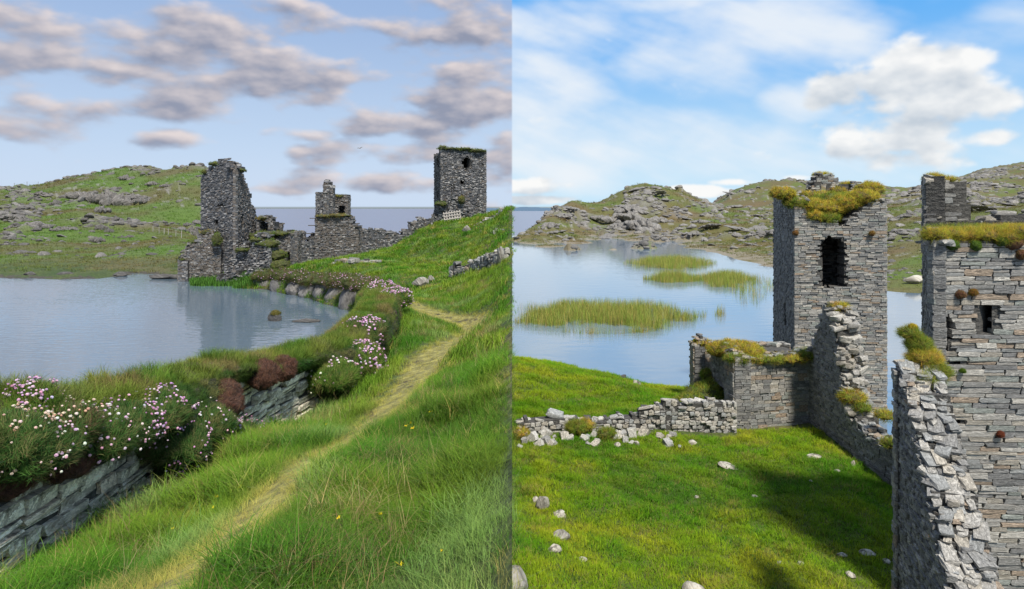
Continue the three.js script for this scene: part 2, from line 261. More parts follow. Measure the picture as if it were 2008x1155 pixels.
const rockR = (x, z) => { const d = -z; if (d < 80) return 0; const big = Math.exp(-(((x / d * FOC + CX - 1240) / 90) ** 2) - ((d - 282) / 45) ** 2) * 0.2 + Math.exp(-(((x / d * FOC + CX - 1100) / 45) ** 2) - ((d - 275) / 40) ** 2) * 0.12 + Math.exp(-(((x / d * FOC + CX - 1960) / 90) ** 2) - ((d - 500) / 90) ** 2) * 0.2; return sm(0.15, 0.27, fbm(x / 30, z / 26, 13, 4) + 0.26 * noise(x / 7, z / 6, 8) + big) * sm(80, 150, d); };
const landR = new Land({
  u0: -0.004, u1: (2250 - CX) / FOC, nu: 430, d0: 1.4, d1: 1000, nd: 600, ctrl: ctrlR,
  relief: (x, z, d) => {
    let h = 0;
    if (d < 60) h += sm(60, 50, d) * (0.14 * fbm(x / 1.6, z / 1.6, 1, 3) + 0.3 * fbm(x / 5, z / 5, 5, 2) + 0.06 * Math.max(0, noise(x * 1.8, z * 1.8, 9)));
    if (d > 78) { const k = sm(80, 160, d), r = rockR(x, z); h += k * (3.4 * fbm(x / 46, z / 42, 2, 4) + 1.3 * fbm(x / 11, z / 11, 6, 4)) * sm(0, 70, d - 180 + 60) + r * (5.2 * Math.abs(fbm(x / 12, z / 12, 4, 5)) + 0.4); }
    return h;
  },
});
const landColorR = (x, y, z, ny) => {
  const d = -z, n1 = fbm(x / 2.4, z / 2.4, 3, 4), n2 = fbm(x / 8, z / 8, 7, 3);
  let c = mix3([0.06, 0.11, 0.012], [0.12, 0.14, 0.025], clamp(0.5 + 1.4 * n1));
  c = mix3(c, [0.20, 0.17, 0.06], 0.6 * sm(0.12, 0.34, n2 + 0.5 * n1));
  if (d > 70) {
    const b = clamp(0.45 + 2.1 * fbm(x / 24, z / 18, 5, 4));
    let g = mix3([0.135, 0.185, 0.026], [0.19, 0.135, 0.05], b);
    g = mix3(g, [0.17, 0.125, 0.055], 0.55 * sm(0.02, 0.2, fbm(x / 9, z / 7, 11, 3)) * sm(140, 220, d));
    const flat = sm(-6.5, -9.2, y) * sm(90, 130, d); g = mix3(g, [0.21, 0.15, 0.055], 0.75 * flat * sm(-0.18, 0.12, fbm(x / 12, z / 9, 8, 3)));
    const green = sm(0.0, 0.12, fbm(x / 14, z / 14, 27, 4) + (100 - d) * 0.008); g = mix3(g, [0.13, 0.19, 0.02], green);
    const r = 0.75 * rockR(x, z) * (0.7 + 1.2 * fbm(x / 3, z / 3, 2, 3));
    c = mix3(c, g, sm(70, 80, d));
    c = mix3(c, mix3([0.20, 0.188, 0.172], [0.34, 0.322, 0.295], clamp(0.5 + 2.4 * fbm(x / 4, z / 4, 9, 4))), clamp(r));
    const speck = sm(0.30, 0.38, noise(x / 2, z / 1.7, 17)); c = mix3(c, [0.42, 0.40, 0.37], speck * 0.75 * sm(0.0, 0.14, fbm(x / 30, z / 20, 3, 2)));
    const shore = sm(0.4, 0.6, (LAKE_R + 0.3 - y) * 2 + 0.5 + 2 * fbm(x / 5, z / 4, 34, 4)) * (d > 100 ? 1 : 0); c = mix3(c, [0.36, 0.31, 0.23], shore * 0.8);
  } else if (y < LAKE_R + 0.2) c = mix3(c, [0.07, 0.06, 0.035], sm(0.45, 0.55, (LAKE_R + 0.05 - y) * 3 + 0.5 + 2 * fbm(x / 1.5, z / 1.5, 33, 3)));
  return c;
};
put(new THREE.Mesh(landR.geometry(landColorR, 1), groundMat), 'valley_ground', 'bright green courtyard turf and rocky brown hills round the blue lake', 'ground', { kind: 'structure' });

// ---- water
function sheet(pts, y, name, label, mat, scaleUv) {
  const s = new THREE.Shape(pts.map(([x, z]) => new THREE.Vector2(x, -z))), g = new THREE.ShapeGeometry(s); g.rotateX(-Math.PI / 2); g.translate(0, y, 0);
  const p = g.attributes.position, uv = g.attributes.uv; for (let i = 0; i < p.count; i++) uv.setXY(i, p.getX(i) * scaleUv, p.getZ(i) * scaleUv);
  return put(new THREE.Mesh(g, mat), name, label, 'water', { kind: 'structure' });
}
const waterL = new THREE.MeshPhysicalMaterial({ name: 'rippled water', color: RGB(0.11, 0.155, 0.195), roughness: 0.05, ior: 2.2, bumpMap: rep(T.ripple, 0.07), bumpScale: 0.018 });
const waterR = new THREE.MeshPhysicalMaterial({ name: 'calm water', color: RGB(0.14, 0.20, 0.265), roughness: 0.06, ior: 2.0, bumpMap: rep(T.calm, 0.12), bumpScale: 0.018 });
const waterS = new THREE.MeshPhysicalMaterial({ name: 'sea water', color: RGB(0.15, 0.165, 0.22), roughness: 0.3, ior: 1.4, bumpMap: rep(T.ripple, 0.03), bumpScale: 0.12 });
sheet([[-110, -5], [-110, -66], [-30, -66], [X(415, 60), -60], [X(480, 54), -54], [X(560, 50), -50], [X(640, 46.5), -46.5], [X(725, 41), -41], [X(755, 33), -33], [X(745, 16), -16], [X(600, 12), -12], [X(300, 8), -8], [X(0, 5.6), -5.6]], LAKE_L, 'rippled_lake', 'rippled grey-blue lake behind the flowery wall', waterL, 1);
sheet([[0.01, -30], [0.01, -232], [X(1300, 232), -232], [X(1500, 140), -140], [120, -90], [60, -25]], LAKE_R, 'calm_lake', 'calm pale blue lake with reed beds', waterR, 1);
sheet([[-9000, -150], [-9000, -16000], [9000, -16000], [9000, -150]], SEA, 'sea', 'open sea beyond the castle and the hills', waterS, 1);
{ // far coast on the sea line
  const pts = []; for (let i = 0; i <= 60; i++) pts.push([X(930 + i * 6, 7000), -40 + 46 * (0.6 + 0.9 * fbm(i / 7, 3, 1, 4))]);
  const s = new THREE.Shape([new THREE.Vector2(pts[0][0], -42), ...pts.map(([x, y]) => new THREE.Vector2(x, y)), new THREE.Vector2(pts[60][0], -42)]);
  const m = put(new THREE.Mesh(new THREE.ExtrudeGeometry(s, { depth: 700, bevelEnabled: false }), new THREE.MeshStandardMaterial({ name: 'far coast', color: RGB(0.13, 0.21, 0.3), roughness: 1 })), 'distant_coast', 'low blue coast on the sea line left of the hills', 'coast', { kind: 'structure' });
  m.position.z = -7600;
}

// ---------------------------------------------------------------- stones
const SEP = (seed) => { const r = rnd(seed * 977 + 13), m = new Map(); return (x, y, z) => { const k = `${Math.round(x * 8)},${Math.round(y * 8)},${Math.round(z * 8)}`; if (!m.has(k)) m.set(k, [r() - 0.5, r() - 0.5, r() - 0.5]); return m.get(k); }; };
function stoneGeo(seed, round, jit, seg = 2) {
  const g = new THREE.BoxGeometry(1, 1, 1, seg, seg > 1 ? 2 : 1, seg), p = g.attributes.position, j = SEP(seed);
  for (let i = 0; i < p.count; i++) {
    let x = p.getX(i), y = p.getY(i), z = p.getZ(i); const l = Math.hypot(x, y, z), q = j(x, y, z), k = mix(1, 0.62 / l, round);
    p.setXYZ(i, clamp(x * k + q[0] * jit, -0.53, 0.53), clamp(y * k + q[1] * jit, -0.53, 0.53), clamp(z * k + q[2] * jit, -0.53, 0.53));
  }
  return toCreasedNormals(g, 0.7);
}
const BLOCKS = Array.from({ length: 10 }, (_, i) => stoneGeo(i + 1, 0.10 + 0.03 * (i % 3), 0.10));
const RUBBLE = Array.from({ length: 10 }, (_, i) => stoneGeo(i + 40, 0.42 + 0.06 * (i % 3), 0.22));
const CHIPS = Array.from({ length: 8 }, (_, i) => stoneGeo(i + 80, 0.05, 0.22, 1));
const GREYS = [[0.37, 0.355, 0.325], [0.29, 0.285, 0.27], [0.44, 0.42, 0.38], [0.215, 0.213, 0.208], [0.41, 0.375, 0.315], [0.32, 0.325, 0.315], [0.52, 0.495, 0.44], [0.38, 0.30, 0.225], [0.31, 0.33, 0.30]];
const PALE = [[0.50, 0.48, 0.43], [0.42, 0.41, 0.385], [0.58, 0.56, 0.51], [0.36, 0.35, 0.33], [0.47, 0.43, 0.36], [0.40, 0.41, 0.40], [0.54, 0.50, 0.44]];
const OLD = [[0.19, 0.19, 0.20], [0.145, 0.15, 0.16], [0.245, 0.235, 0.225], [0.175, 0.158, 0.142], [0.115, 0.12, 0.13], [0.42, 0.41, 0.40], [0.21, 0.182, 0.158]];
const WHITE = [[0.58, 0.55, 0.49], [0.50, 0.475, 0.425], [0.62, 0.59, 0.53], [0.42, 0.395, 0.36], [0.55, 0.485, 0.41], [0.38, 0.36, 0.33]];
const stoneMat = (c, map, bump, k, s = 1.35) => new THREE.MeshStandardMaterial({ name: 'stone', color: RGB(c[0] * s, c[1] * s, c[2] * s), roughness: 0.92, map: rep(map, 0.75, 0.55, k * 0.37, k * 0.23), bumpMap: rep(bump, 0.75, 0.55, k * 0.37, k * 0.23), bumpScale: 0.016 });
const SETS = {
  grey: { tones: GREYS, mats: GREYS.map((c, k) => stoneMat(c, T.slate, T.slateBump, k)) },
  pale: { tones: PALE, mats: PALE.map((c, k) => stoneMat(c, T.slate, T.slateBump, k + 3)) },
  old: { tones: OLD, mats: OLD.map((c, k) => stoneMat(c, T.slate, T.slateBump, k + 5)) },
  white: { tones: WHITE, mats: WHITE.map((c, k) => stoneMat(c, T.lichen, T.lichenBump, k + 7, 1.75)) },
};
const mergedStone = new THREE.MeshStandardMaterial({ name: 'small stones', vertexColors: true, color: RGB(1.35, 1.35, 1.35), roughness: 0.93, map: T.slate, bumpMap: T.slateBump, bumpScale: 0.012 });
const mergedWhite = new THREE.MeshStandardMaterial({ name: 'small lichen stones', vertexColors: true, color: RGB(1.75, 1.75, 1.75), roughness: 0.93, map: T.lichen, bumpMap: T.slateBump, bumpScale: 0.012 });
const coreMat = new THREE.MeshStandardMaterial({ name: 'wall filling', color: RGB(0.13, 0.125, 0.115), roughness: 1, map: rep(T.slate, 1.2), bumpMap: rep(T.slateBump, 1.2), bumpScale: 0.05 });
const coreOld = new THREE.MeshStandardMaterial({ name: 'old wall filling', color: RGB(0.085, 0.083, 0.08), roughness: 1, map: rep(T.slate, 1.2), bumpMap: rep(T.slateBump, 1.2), bumpScale: 0.05 });

function mergeList(list) {                              // [{geo, matrix, color}] -> one geometry
  let n = 0; for (const l of list) n += l.geo.attributes.position.count;
  const p = new Float32Array(n * 3), nn = new Float32Array(n * 3), c = new Float32Array(n * 3), uv = new Float32Array(n * 2), v = new THREE.Vector3(), nm = new THREE.Matrix3(); let o = 0;
  for (const { geo, matrix, color } of list) {
    const a = geo.attributes; nm.getNormalMatrix(matrix); const du = Math.abs(matrix.elements[12] * 3.7) % 1, dv = Math.abs(matrix.elements[13] * 5.1) % 1;
    for (let i = 0; i < a.position.count; i++, o++) {
      v.fromBufferAttribute(a.position, i).applyMatrix4(matrix).toArray(p, o * 3); v.fromBufferAttribute(a.normal, i).applyMatrix3(nm).normalize().toArray(nn, o * 3);
      c[o * 3] = color[0]; c[o * 3 + 1] = color[1]; c[o * 3 + 2] = color[2];
      uv[o * 2] = (a.uv ? a.uv.getX(i) : 0) * 0.6 + du; uv[o * 2 + 1] = (a.uv ? a.uv.getY(i) : 0) * 0.4 + dv;
    }
  }
  const g = new THREE.BufferGeometry(); g.setAttribute('position', new THREE.BufferAttribute(p, 3)); g.setAttribute('normal', new THREE.BufferAttribute(nn, 3)); g.setAttribute('color', new THREE.BufferAttribute(c, 3)); g.setAttribute('uv', new THREE.BufferAttribute(uv, 2));
  return g;
}

class Ruin {
  constructor(name, label, category, origin, { set = 'grey', seed = 1, far = false, group } = {}) {
    this.g = put(new THREE.Group(), name, label, category, { group, kind: 'thing' }); this.g.position.set(...origin); this.o = new THREE.Vector3(...origin);
    this.stones = []; this.core = { p: [], i: [] }; this.set = SETS[set]; this.white = set === 'white'; this.r = rnd(seed * 7919); this.seed = seed; this.far = far; this.old = set === 'old';
  }
  stone(pos, scale, quat, geo, tone) { this.stones.push({ pos, scale, quat, geo, tone: tone ?? Math.floor(this.r() ** 1.25 * this.set.tones.length) }); }
  wall(w) {
    const { r, seed } = this, pts = w.pts, seg = []; let L = 0;
    for (let i = 1; i < pts.length; i++) { const dx = pts[i][0] - pts[i - 1][0], dz = pts[i][1] - pts[i - 1][1], l = Math.hypot(dx, dz); seg.push({ s: L, l, x: pts[i - 1][0], z: pts[i - 1][1], tx: dx / l, tz: dz / l }); L += l; }
    const segAt = (s) => { let k = seg[0]; for (const q of seg) if (s >= q.s) k = q; return k; };
    const y0 = typeof w.y0 === 'function' ? w.y0 : () => w.y0;
    const P = (s, h, t) => { const k = segAt(s), q = s - k.s; return new THREE.Vector3(k.x + k.tx * q - k.tz * t, y0(s) + h, k.z + k.tz * q + k.tx * t); };
    const m0 = w.m0 ?? 0, m1 = w.m1 ?? 0, PC = (s, h, t) => { const k = clamp(-t / (w.thick ?? 0.7)); return P(mix(s, m0 + (L - m0 - m1) * s / L, k), h, t); };
    const lean = w.lean ?? 0.02, rag = w.rag ?? 0.1, sd = seed * 3.1 + (w.seed ?? 0);
    const top = (s) => w.top(s) + rag * 2.0 * noise(s * 2.3, sd, 1) + rag * 1.2 * noise(s * 7, sd, 4);
    const holes = w.holes ?? [];
    const solid = (s, h) => {
      if (s < 0 || s > L || h < -0.4 || h > top(s)) return false;
      if (w.e0 && s < w.e0(h) + rag * noise(h * 4, sd, 6)) return false;
      if (w.e1 && s > L - w.e1(h) - rag * noise(h * 4, sd, 8)) return false;
      for (const q of holes) { const j = (q.rag ?? 0.03) * noise(s * 6, h * 6, sd); let h1 = q.h1; if (q.arch) { const u = (s - (q.s0 + q.s1) / 2) / ((q.s1 - q.s0) / 2); h1 -= q.arch * (1 - Math.sqrt(Math.max(0, 1 - u * u))); } if (s > q.s0 + j && s < q.s1 - j && h > q.h0 + j && h < h1 - j) return false; }
      return true;
    };
    const thick = w.thick ?? 0.7, inset = w.inset ?? (this.far ? 0.07 : 0.05), c = w.cell ?? (this.far ? 0.3 : 0.14);
    let H = 0; for (let i = 0; i <= 200; i++) H = Math.max(H, top(L * i / 200)); H += 0.3;
    // filling
    const ni = Math.ceil(L / c), nj = Math.ceil((H + 0.4) / c), S = (i, j) => i >= 0 && j >= 0 && i < ni && j < nj && solid(clamp((i + 0.5) * c, 0, L), -0.4 + (j + 0.5) * c), C = this.core;
    const quad = (a, b, d, e) => { const k = C.p.length / 3; for (const q of [a, b, d, e]) C.p.push(q.x - this.o.x, q.y - this.o.y, q.z - this.o.z); C.i.push(k, k + 1, k + 2, k, k + 2, k + 3); };
    for (let i = 0; i < ni; i++) for (let j = 0; j < nj; j++) if (S(i, j)) {
      const s0 = i * c, s1 = Math.min(L, s0 + c), h0 = -0.4 + j * c, h1 = h0 + c, f = -inset, b = -thick;
      quad(PC(s0, h0, f), PC(s1, h0, f), PC(s1, h1, f), PC(s0, h1, f)); quad(PC(s1, h0, b), PC(s0, h0, b), PC(s0, h1, b), PC(s1, h1, b));
      if (!S(i, j + 1)) quad(PC(s0, h1, f), PC(s1, h1, f), PC(s1, h1, b), PC(s0, h1, b));
      if (!S(i, j - 1)) quad(PC(s0, h0, b), PC(s1, h0, b), PC(s1, h0, f), PC(s0, h0, f));
      if (!S(i - 1, j)) quad(PC(s0, h0, b), PC(s0, h0, f), PC(s0, h1, f), PC(s0, h1, b));
      if (!S(i + 1, j)) quad(PC(s1, h0, f), PC(s1, h0, b), PC(s1, h1, b), PC(s1, h1, f));
    }
    // facing stones, course by course
    const q = new THREE.Quaternion(), e = new THREE.Euler(), geos = w.geos ?? (this.far ? CHIPS : BLOCKS), [c0, c1] = w.ch, [l0, l1] = w.len, dep = w.dep ?? 0.22;
    const face = (tf, sgn) => {
      for (let h = -0.15; h < H;) {
        const ch = mix(c0, c1, r() * r() * 0.6 + r() * 0.4);
        for (let s = -r() * l1 * 0.6; s < L;) {
          const l = mix(l0, l1, r() * 0.55 + r() * r() * 0.45) * (ch > (c0 + c1) / 2 ? 1.12 : 0.9); let a = Math.max(0.0, s), b = Math.min(L, s + l); s += l;
          const hm = h + ch / 2; if (b - a < l0 * 0.3) continue;
          let m = (a + b) / 2; if (!solid(m, hm) || (w.skip && w.skip(m, hm))) continue;
          for (let k = 0; k < 4 && !solid(a + 0.02, hm); k++) a = mix(a, m, 0.4); for (let k = 0; k < 4 && !solid(b - 0.02, hm); k++) b = mix(b, m, 0.4);
          if (b - a < l0 * 0.25) continue; m = (a + b) / 2;
          const wob = (w.wob ?? 0.012) * noise(m * 1.3, h * 2, sd), n = ch > 0.11 && r() < (w.split ?? 0.16) ? 2 : 1;
          for (let k = 0; k < n; k++) {
            const hh = ch / n, proud = (r() - 0.45) * (w.proud ?? 0.035), kk = segAt(m), pos = P(m, h + hh * (k + 0.5) + wob, tf + sgn * (proud - dep / 2) + sgn * lean * 0);
            e.set((r() - 0.5) * 0.05, Math.atan2(-kk.tz, kk.tx) + (r() - 0.5) * 0.06, (r() - 0.5) * (w.tilt ?? 0.035)); q.setFromEuler(e);
            const gap = this.far ? 0.02 : this.white ? 0.03 : 0.012;
            this.stone(pos, new THREE.Vector3((b - a) - gap * (0.4 + r()), hh - gap * (0.3 + 0.9 * r()), dep), q.clone(), geos[Math.floor(r() * geos.length)], w.tone ? w.tone(m, hm, r) : undefined);
          }
        }
        h += ch;
      }
    };
    // stones that close a free end
    const endFace = (s, sg) => {
      for (let h = -0.1; h < H;) {
        const ch = mix(c0, c1, r());
        for (let t = 0.01; t < thick - 0.08;) { const l = Math.min(mix(l0, l1, r() * 0.6), thick - t); if (solid(s - sg * 0.08, h + ch / 2)) { const kk = segAt(s); e.set((r() - 0.5) * 0.08, Math.atan2(-kk.tz, kk.tx) + Math.PI / 2 + (r() - 0.5) * 0.1, (r() - 0.5) * 0.05); q.setFromEuler(e); this.stone(P(s + sg * ((r() - 0.5) * 0.05 - 0.07), h + ch / 2, -(t + l / 2)), new THREE.Vector3(l - 0.015, ch - 0.014, 0.22), q.clone(), geos[Math.floor(r() * geos.length)], w.tone ? w.tone(0, h, r) : undefined); } t += l; }
        h += ch;
      }
    };
    if (!m0 && !w.e0 && w.ends !== false) endFace(0, -1);
    if (!m1 && !w.e1 && w.ends !== false) endFace(L, 1);
    if (w.front !== false) face(0, 1);
    if (w.back) face(-thick, -1);
    // loose stones on the broken top and edges
    if (w.crest !== false) {
      const [z0, z1] = w.crestSize ?? (this.far ? [0.14, 0.34] : [0.12, 0.32]), step = (w.crestStep ?? 0.8) * (z0 + z1) / 2;
      for (let s = step * 0.4; s < L; s += step * (0.7 + 0.6 * r())) {
        if (w.e0 && s < w.e0(top(s))) continue; if (w.e1 && s > L - w.e1(top(s))) continue;
        const n = Math.max(1, Math.round(thick / (z1 * 1.05)));
        for (let k = 0; k < n; k++) {
          const z = mix(z0, z1, r()), h = top(s) + (r() - 0.62) * z * 0.6, kk = segAt(s), flat = mix(0.3, 0.62, r());
          e.set((r() - 0.5) * 0.5, Math.atan2(-kk.tz, kk.tx) + (r() - 0.5) * 1.2, (r() - 0.5) * 0.5); q.setFromEuler(e);
          this.stone(P(s, h, -thick * (k + 0.5 + (r() - 0.5) * 0.5) / n), new THREE.Vector3(z * (1 + r() * 0.8), z * flat, z * (0.8 + 0.4 * r())), q.clone(), (this.far ? CHIPS : w.crestGeos ?? RUBBLE)[Math.floor(r() * 8)]);
        }
      }
      for (const [edge, sg] of [[w.e0, 1], [w.e1, -1]]) if (edge) for (let h = 0.1; h < H; h += 0.16) {
        const s = sg > 0 ? edge(h) : L - edge(h); if (s < 0 || s > L || h > top(s)) continue;
        for (let k = 0; k < 3; k++) { const z = mix(z0, z1, r()), kk = segAt(s); e.set((r() - 0.5) * 0.4, Math.atan2(-kk.tz, kk.tx) + (r() - 0.5), (r() - 0.5) * 0.4); q.setFromEuler(e); this.stone(P(s + (r() - 0.4) * 0.12 * sg, h, -thick * (k + r()) / 3), new THREE.Vector3(z * 1.5, z * 0.5, z), q.clone(), (this.far ? CHIPS : RUBBLE)[Math.floor(r() * 8)]); }
      }
    }
    return { P, L, top };
  }
  finish({ cap = 290, minPx = 9 } = {}) {
    const size = (s) => { const d = s.pos.length(); return Math.max(s.scale.x, s.scale.y) * FOC / d; }, area = (s) => { const d = s.pos.length(); return s.scale.x * s.scale.y * (FOC / d) ** 2; };
    this.stones.sort((a, b) => area(b) - area(a));
    const one = this.far ? [] : this.stones.filter((s) => size(s) >= minPx).slice(0, cap), own = new Set(one), rest = [], M = new THREE.Matrix4();
    for (const s of one) { const m = part(s.geo, this.set.mats[s.tone], 'stone', this.g); m.position.copy(s.pos).sub(this.o); m.quaternion.copy(s.quat); m.scale.copy(s.scale); }
    for (const s of this.stones) if (!own.has(s)) rest.push({ geo: s.geo, matrix: new THREE.Matrix4().compose(s.pos.clone().sub(this.o), s.quat, s.scale), color: this.set.tones[s.tone].map((x) => x * (0.85 + 0.3 * ((Math.abs(s.pos.x * 91.7 + s.pos.y * 57.3)) % 1))) });
    if (rest.length) part(mergeList(rest), this.white ? mergedWhite : mergedStone, 'small_stones', this.g, 'stuff');
    const g = new THREE.BufferGeometry(); g.setAttribute('position', new THREE.Float32BufferAttribute(this.core.p, 3)); g.setIndex(this.core.i);
    const uv = []; for (let i = 0; i < this.core.p.length; i += 3) uv.push(this.core.p[i] + this.core.p[i + 2], this.core.p[i + 1]); g.setAttribute('uv', new THREE.Float32BufferAttribute(uv, 2));
    if (this.core.p.length) { const f = g.toNonIndexed(); f.computeVertexNormals(); part(f, this.old ? coreOld : coreMat, 'wall_core', this.g); }
    return this.g;
  }
}

// ---------------------------------------------------------------- grass
function tuftGeo(seed, blades, h, spread, width, bend = 0.5, segs = 3) {
  const r = rnd(seed), p = [], idx = [], nn = [];
  for (let b = 0; b < blades; b++) {
    const a = r() * 6.283, rad = Math.sqrt(r()) * spread, dir = r() * 6.283, hh = h * (0.45 + 0.65 * r()), lean = bend * (0.25 + r()) * hh, w = width * (0.6 + 0.7 * r()), x0 = Math.cos(a) * rad, z0 = Math.sin(a) * rad, cx = Math.cos(dir), cz = Math.sin(dir), sx = -cz, sz = cx, k = p.length / 3;
    for (let s = 0; s <= segs; s++) {
      const t = s / segs, off = lean * t * t, y = hh * (t - 0.16 * bend * t * t * t), ww = w * (1 - t * 0.92) / 2;
      p.push(x0 + cx * off - sx * ww, y - 0.01, z0 + cz * off - sz * ww, x0 + cx * off + sx * ww, y - 0.01, z0 + cz * off + sz * ww);
      const nx = cx * -0.45, nz = cz * -0.45; nn.push(nx, 0.8, nz, nx, 0.8, nz);
      if (s < segs) idx.push(k + s * 2, k + s * 2 + 1, k + s * 2 + 2, k + s * 2 + 1, k + s * 2 + 3, k + s * 2 + 2);
    }
  }
  const g = new THREE.BufferGeometry(); g.setAttribute('position', new THREE.Float32BufferAttribute(p, 3)); g.setAttribute('normal', new THREE.Float32BufferAttribute(nn, 3)); g.setIndex(idx); return g;
}
const leafMat = new THREE.MeshPhysicalMaterial({ name: 'grass blade', color: RGB(1, 1, 1), roughness: 0.85, transmission: 0.4, thickness: 0, side: THREE.DoubleSide, specularIntensity: 0.12 });
const mossMat = new THREE.MeshStandardMaterial({ name: 'moss', vertexColors: true, roughness: 1, map: rep(T.turf, 1.5), bumpMap: rep(T.turfBump, 1.5), bumpScale: 0.05 });
function copies(geo, list, name, label, category, parent) {
  const m = new THREE.InstancedMesh(geo, leafMat, list.length), M = new THREE.Matrix4(), c = new THREE.Color();
  list.forEach((l, i) => { M.compose(l.p, l.q, l.s); m.setMatrixAt(i, M); m.setColorAt(i, c.setRGB(...l.c)); });
  m.castShadow = m.receiveShadow = true;
  if (parent) { m.name = name; m.userData.kind = 'stuff'; parent.add(m); return m; }
  return put(m, name, label, category, { kind: 'stuff' });
}
const UP = new THREE.Vector3(0, 1, 0);
function scatter({ land, pxA, pxB, dA, dB, rho, size, ok, color, seed, lean = 0.12 }) {
  const r = rnd(seed), out = [], e = new THREE.Euler();
  for (let d = dA; d < dB;) {
    const d2 = d * 1.04, area = (pxB - pxA) / FOC * d * (d2 - d), n = rho(d) * area, cnt = Math.floor(n) + (r() < n % 1 ? 1 : 0);
    for (let i = 0; i < cnt; i++) {
      const dd = mix(d, d2, r()), x = X(mix(pxA, pxB, r()), dd), z = -dd, y = land.y(x, z), k = ok(x, z, y, dd, r); if (!k) continue;
      const s = size(dd) * (0.65 + 0.7 * r()) * k; e.set((r() - 0.5) * 2 * lean, r() * 6.283, (r() - 0.5) * 2 * lean);
      out.push({ p: new THREE.Vector3(x, y - 0.01, z), q: new THREE.Quaternion().setFromEuler(e), s: new THREE.Vector3(s, s * (0.75 + 0.5 * r()), s), c: color(x, z, dd, r) });
    }
    d = d2;
  }
  return out;
}
const wallX = (z) => { const d = -z; for (let i = 1; i < wallPts.length; i++) if (d <= -wallPts[i][1]) { const t = (d + wallPts[i - 1][1]) / (wallPts[i - 1][1] - wallPts[i][1]); return mix(wallPts[i - 1][0], wallPts[i][0], clamp(t)); } return wallPts[wallPts.length - 1][0]; };
const lush = [0.085, 0.235, 0.016], yel = [0.235, 0.31, 0.03], dry = [0.42, 0.33, 0.11], deep = [0.05, 0.145, 0.014], pale = [0.24, 0.36, 0.10];
const vary = (c, r, k = 0.35) => { const t = 1 + (r() - 0.5) * 2 * k; return [c[0] * t * (0.92 + 0.16 * r()), c[1] * t, c[2] * t * (0.9 + 0.2 * r())]; };
const colL = (x, z, d, r) => {
  const n = fbm(x / 1.6, z / 1.6, 3, 3), m = fbm(x / 5, z / 5, 8, 3);
  let c = mix3(lush, yel, clamp(0.40 + 1.7 * n + 0.7 * m)); c = mix3(c, deep, clamp(-1.7 * m));
  const q = noise(x * 1.1, z * 1.1, 30); if (r() < 0.05 + 0.5 * sm(0.22, 0.45, q)) c = mix3(c, dry, 0.75);
  if (noise(x * 0.7, z * 0.7, 41) > 0.34) c = mix3(c, pale, 0.7);
  if (d < 27) { const pd = pathD(x, z); c = mix3(c, [0.46, 0.42, 0.10], sm(0.36, 0.12, pd)); }
  return vary(c, r);
};
const okL = (x, z, y, d, r) => {
  if (x > -0.012 || y < LAKE_L + 0.03) return 0; if (x > -0.13) return 0.5;
  if (d < 26 && d > 3.9 && x < wallX(z) + 0.06 && x > wallX(z) - 1.0) return 0;
  if (d < 27) { const pd = pathD(x, z) + 0.06 * noise(x * 3, z * 3, 2); if (pd < 0.15) return r() < 0.7 ? 0.3 : 0; if (pd < 0.3) return 0.5; }
  const tus = 0.72 + 0.75 * sm(0.02, 0.4, noise(x * 1.5, z * 1.5, 9)) + (d > 8.5 && d < 27 ? 0.35 * Math.max(0, 1 - Math.abs(x - wallX(z)) / 1.1) : 0);
  return tus;
};
const fine = tuftGeo(3, 26, 0.125, 0.10, 0.0045, 1.15), coarse = tuftGeo(5, 18, 0.15, 0.16, 0.010, 1.0), farT = tuftGeo(9, 12, 0.17, 0.22, 0.026, 0.8, 2);
copies(fine, scatter({ land: landL, pxA: -120, pxB: 1004, dA: 2.3, dB: 9, rho: (d) => mix(760, 480, sm(2.5, 9, d)), size: () => 1, ok: okL, color: colL, seed: 11 }), 'meadow_grass', 'long fine green grass beside the trodden path in front', 'grass');
copies(coarse, scatter({ land: landL, pxA: 150, pxB: 1004, dA: 9, dB: 26, rho: (d) => mix(230, 120, sm(9, 26, d)), size: (d) => mix(0.85, 1.1, sm(9, 26, d)), ok: okL, color: colL, seed: 12 }), 'meadow_grass', 'green tussock grass on the middle slope round the path bend', 'grass');
copies(farT, scatter({ land: landL, pxA: 380, pxB: 1004, dA: 26, dB: 66, rho: (d) => mix(75, 40, sm(26, 66, d)), size: (d) => mix(0.8, 1.15, sm(26, 66, d)), ok: okL, color: colL, seed: 13 }), 'meadow_grass', 'short green grass on the slope before the castle', 'grass');
// tall blades and bent seed stalks here and there
const tall = tuftGeo(21, 12, 0.27, 0.07, 0.005, 1.0, 4);
copies(tall, scatter({ land: landL, pxA: -100, pxB: 1004, dA: 2.6, dB: 20, rho: () => 30, size: (d) => 1, ok: (x, z, y, d, r) => { if (x > -0.3 || !okL(x, z, y, d, r) || pathD(x, z) < 0.5) return 0; const nw = Math.max(0, 1 - Math.abs(x - wallX(z) - 0.45) / 0.6); return r() < 0.10 + (d > 8 ? 0.7 : 0.12) * nw + 0.7 * sm(0.2, 0.4, noise(x * 0.9, z * 0.9, 41)) ? 0.9 : 0; }, color: (x, z, d, r) => vary(mix3([0.07, 0.20, 0.02], pale, r() * 0.8), r), seed: 14, lean: 0.2 }), 'tall_grass', 'taller pale blades standing out of the meadow grass', 'grass');
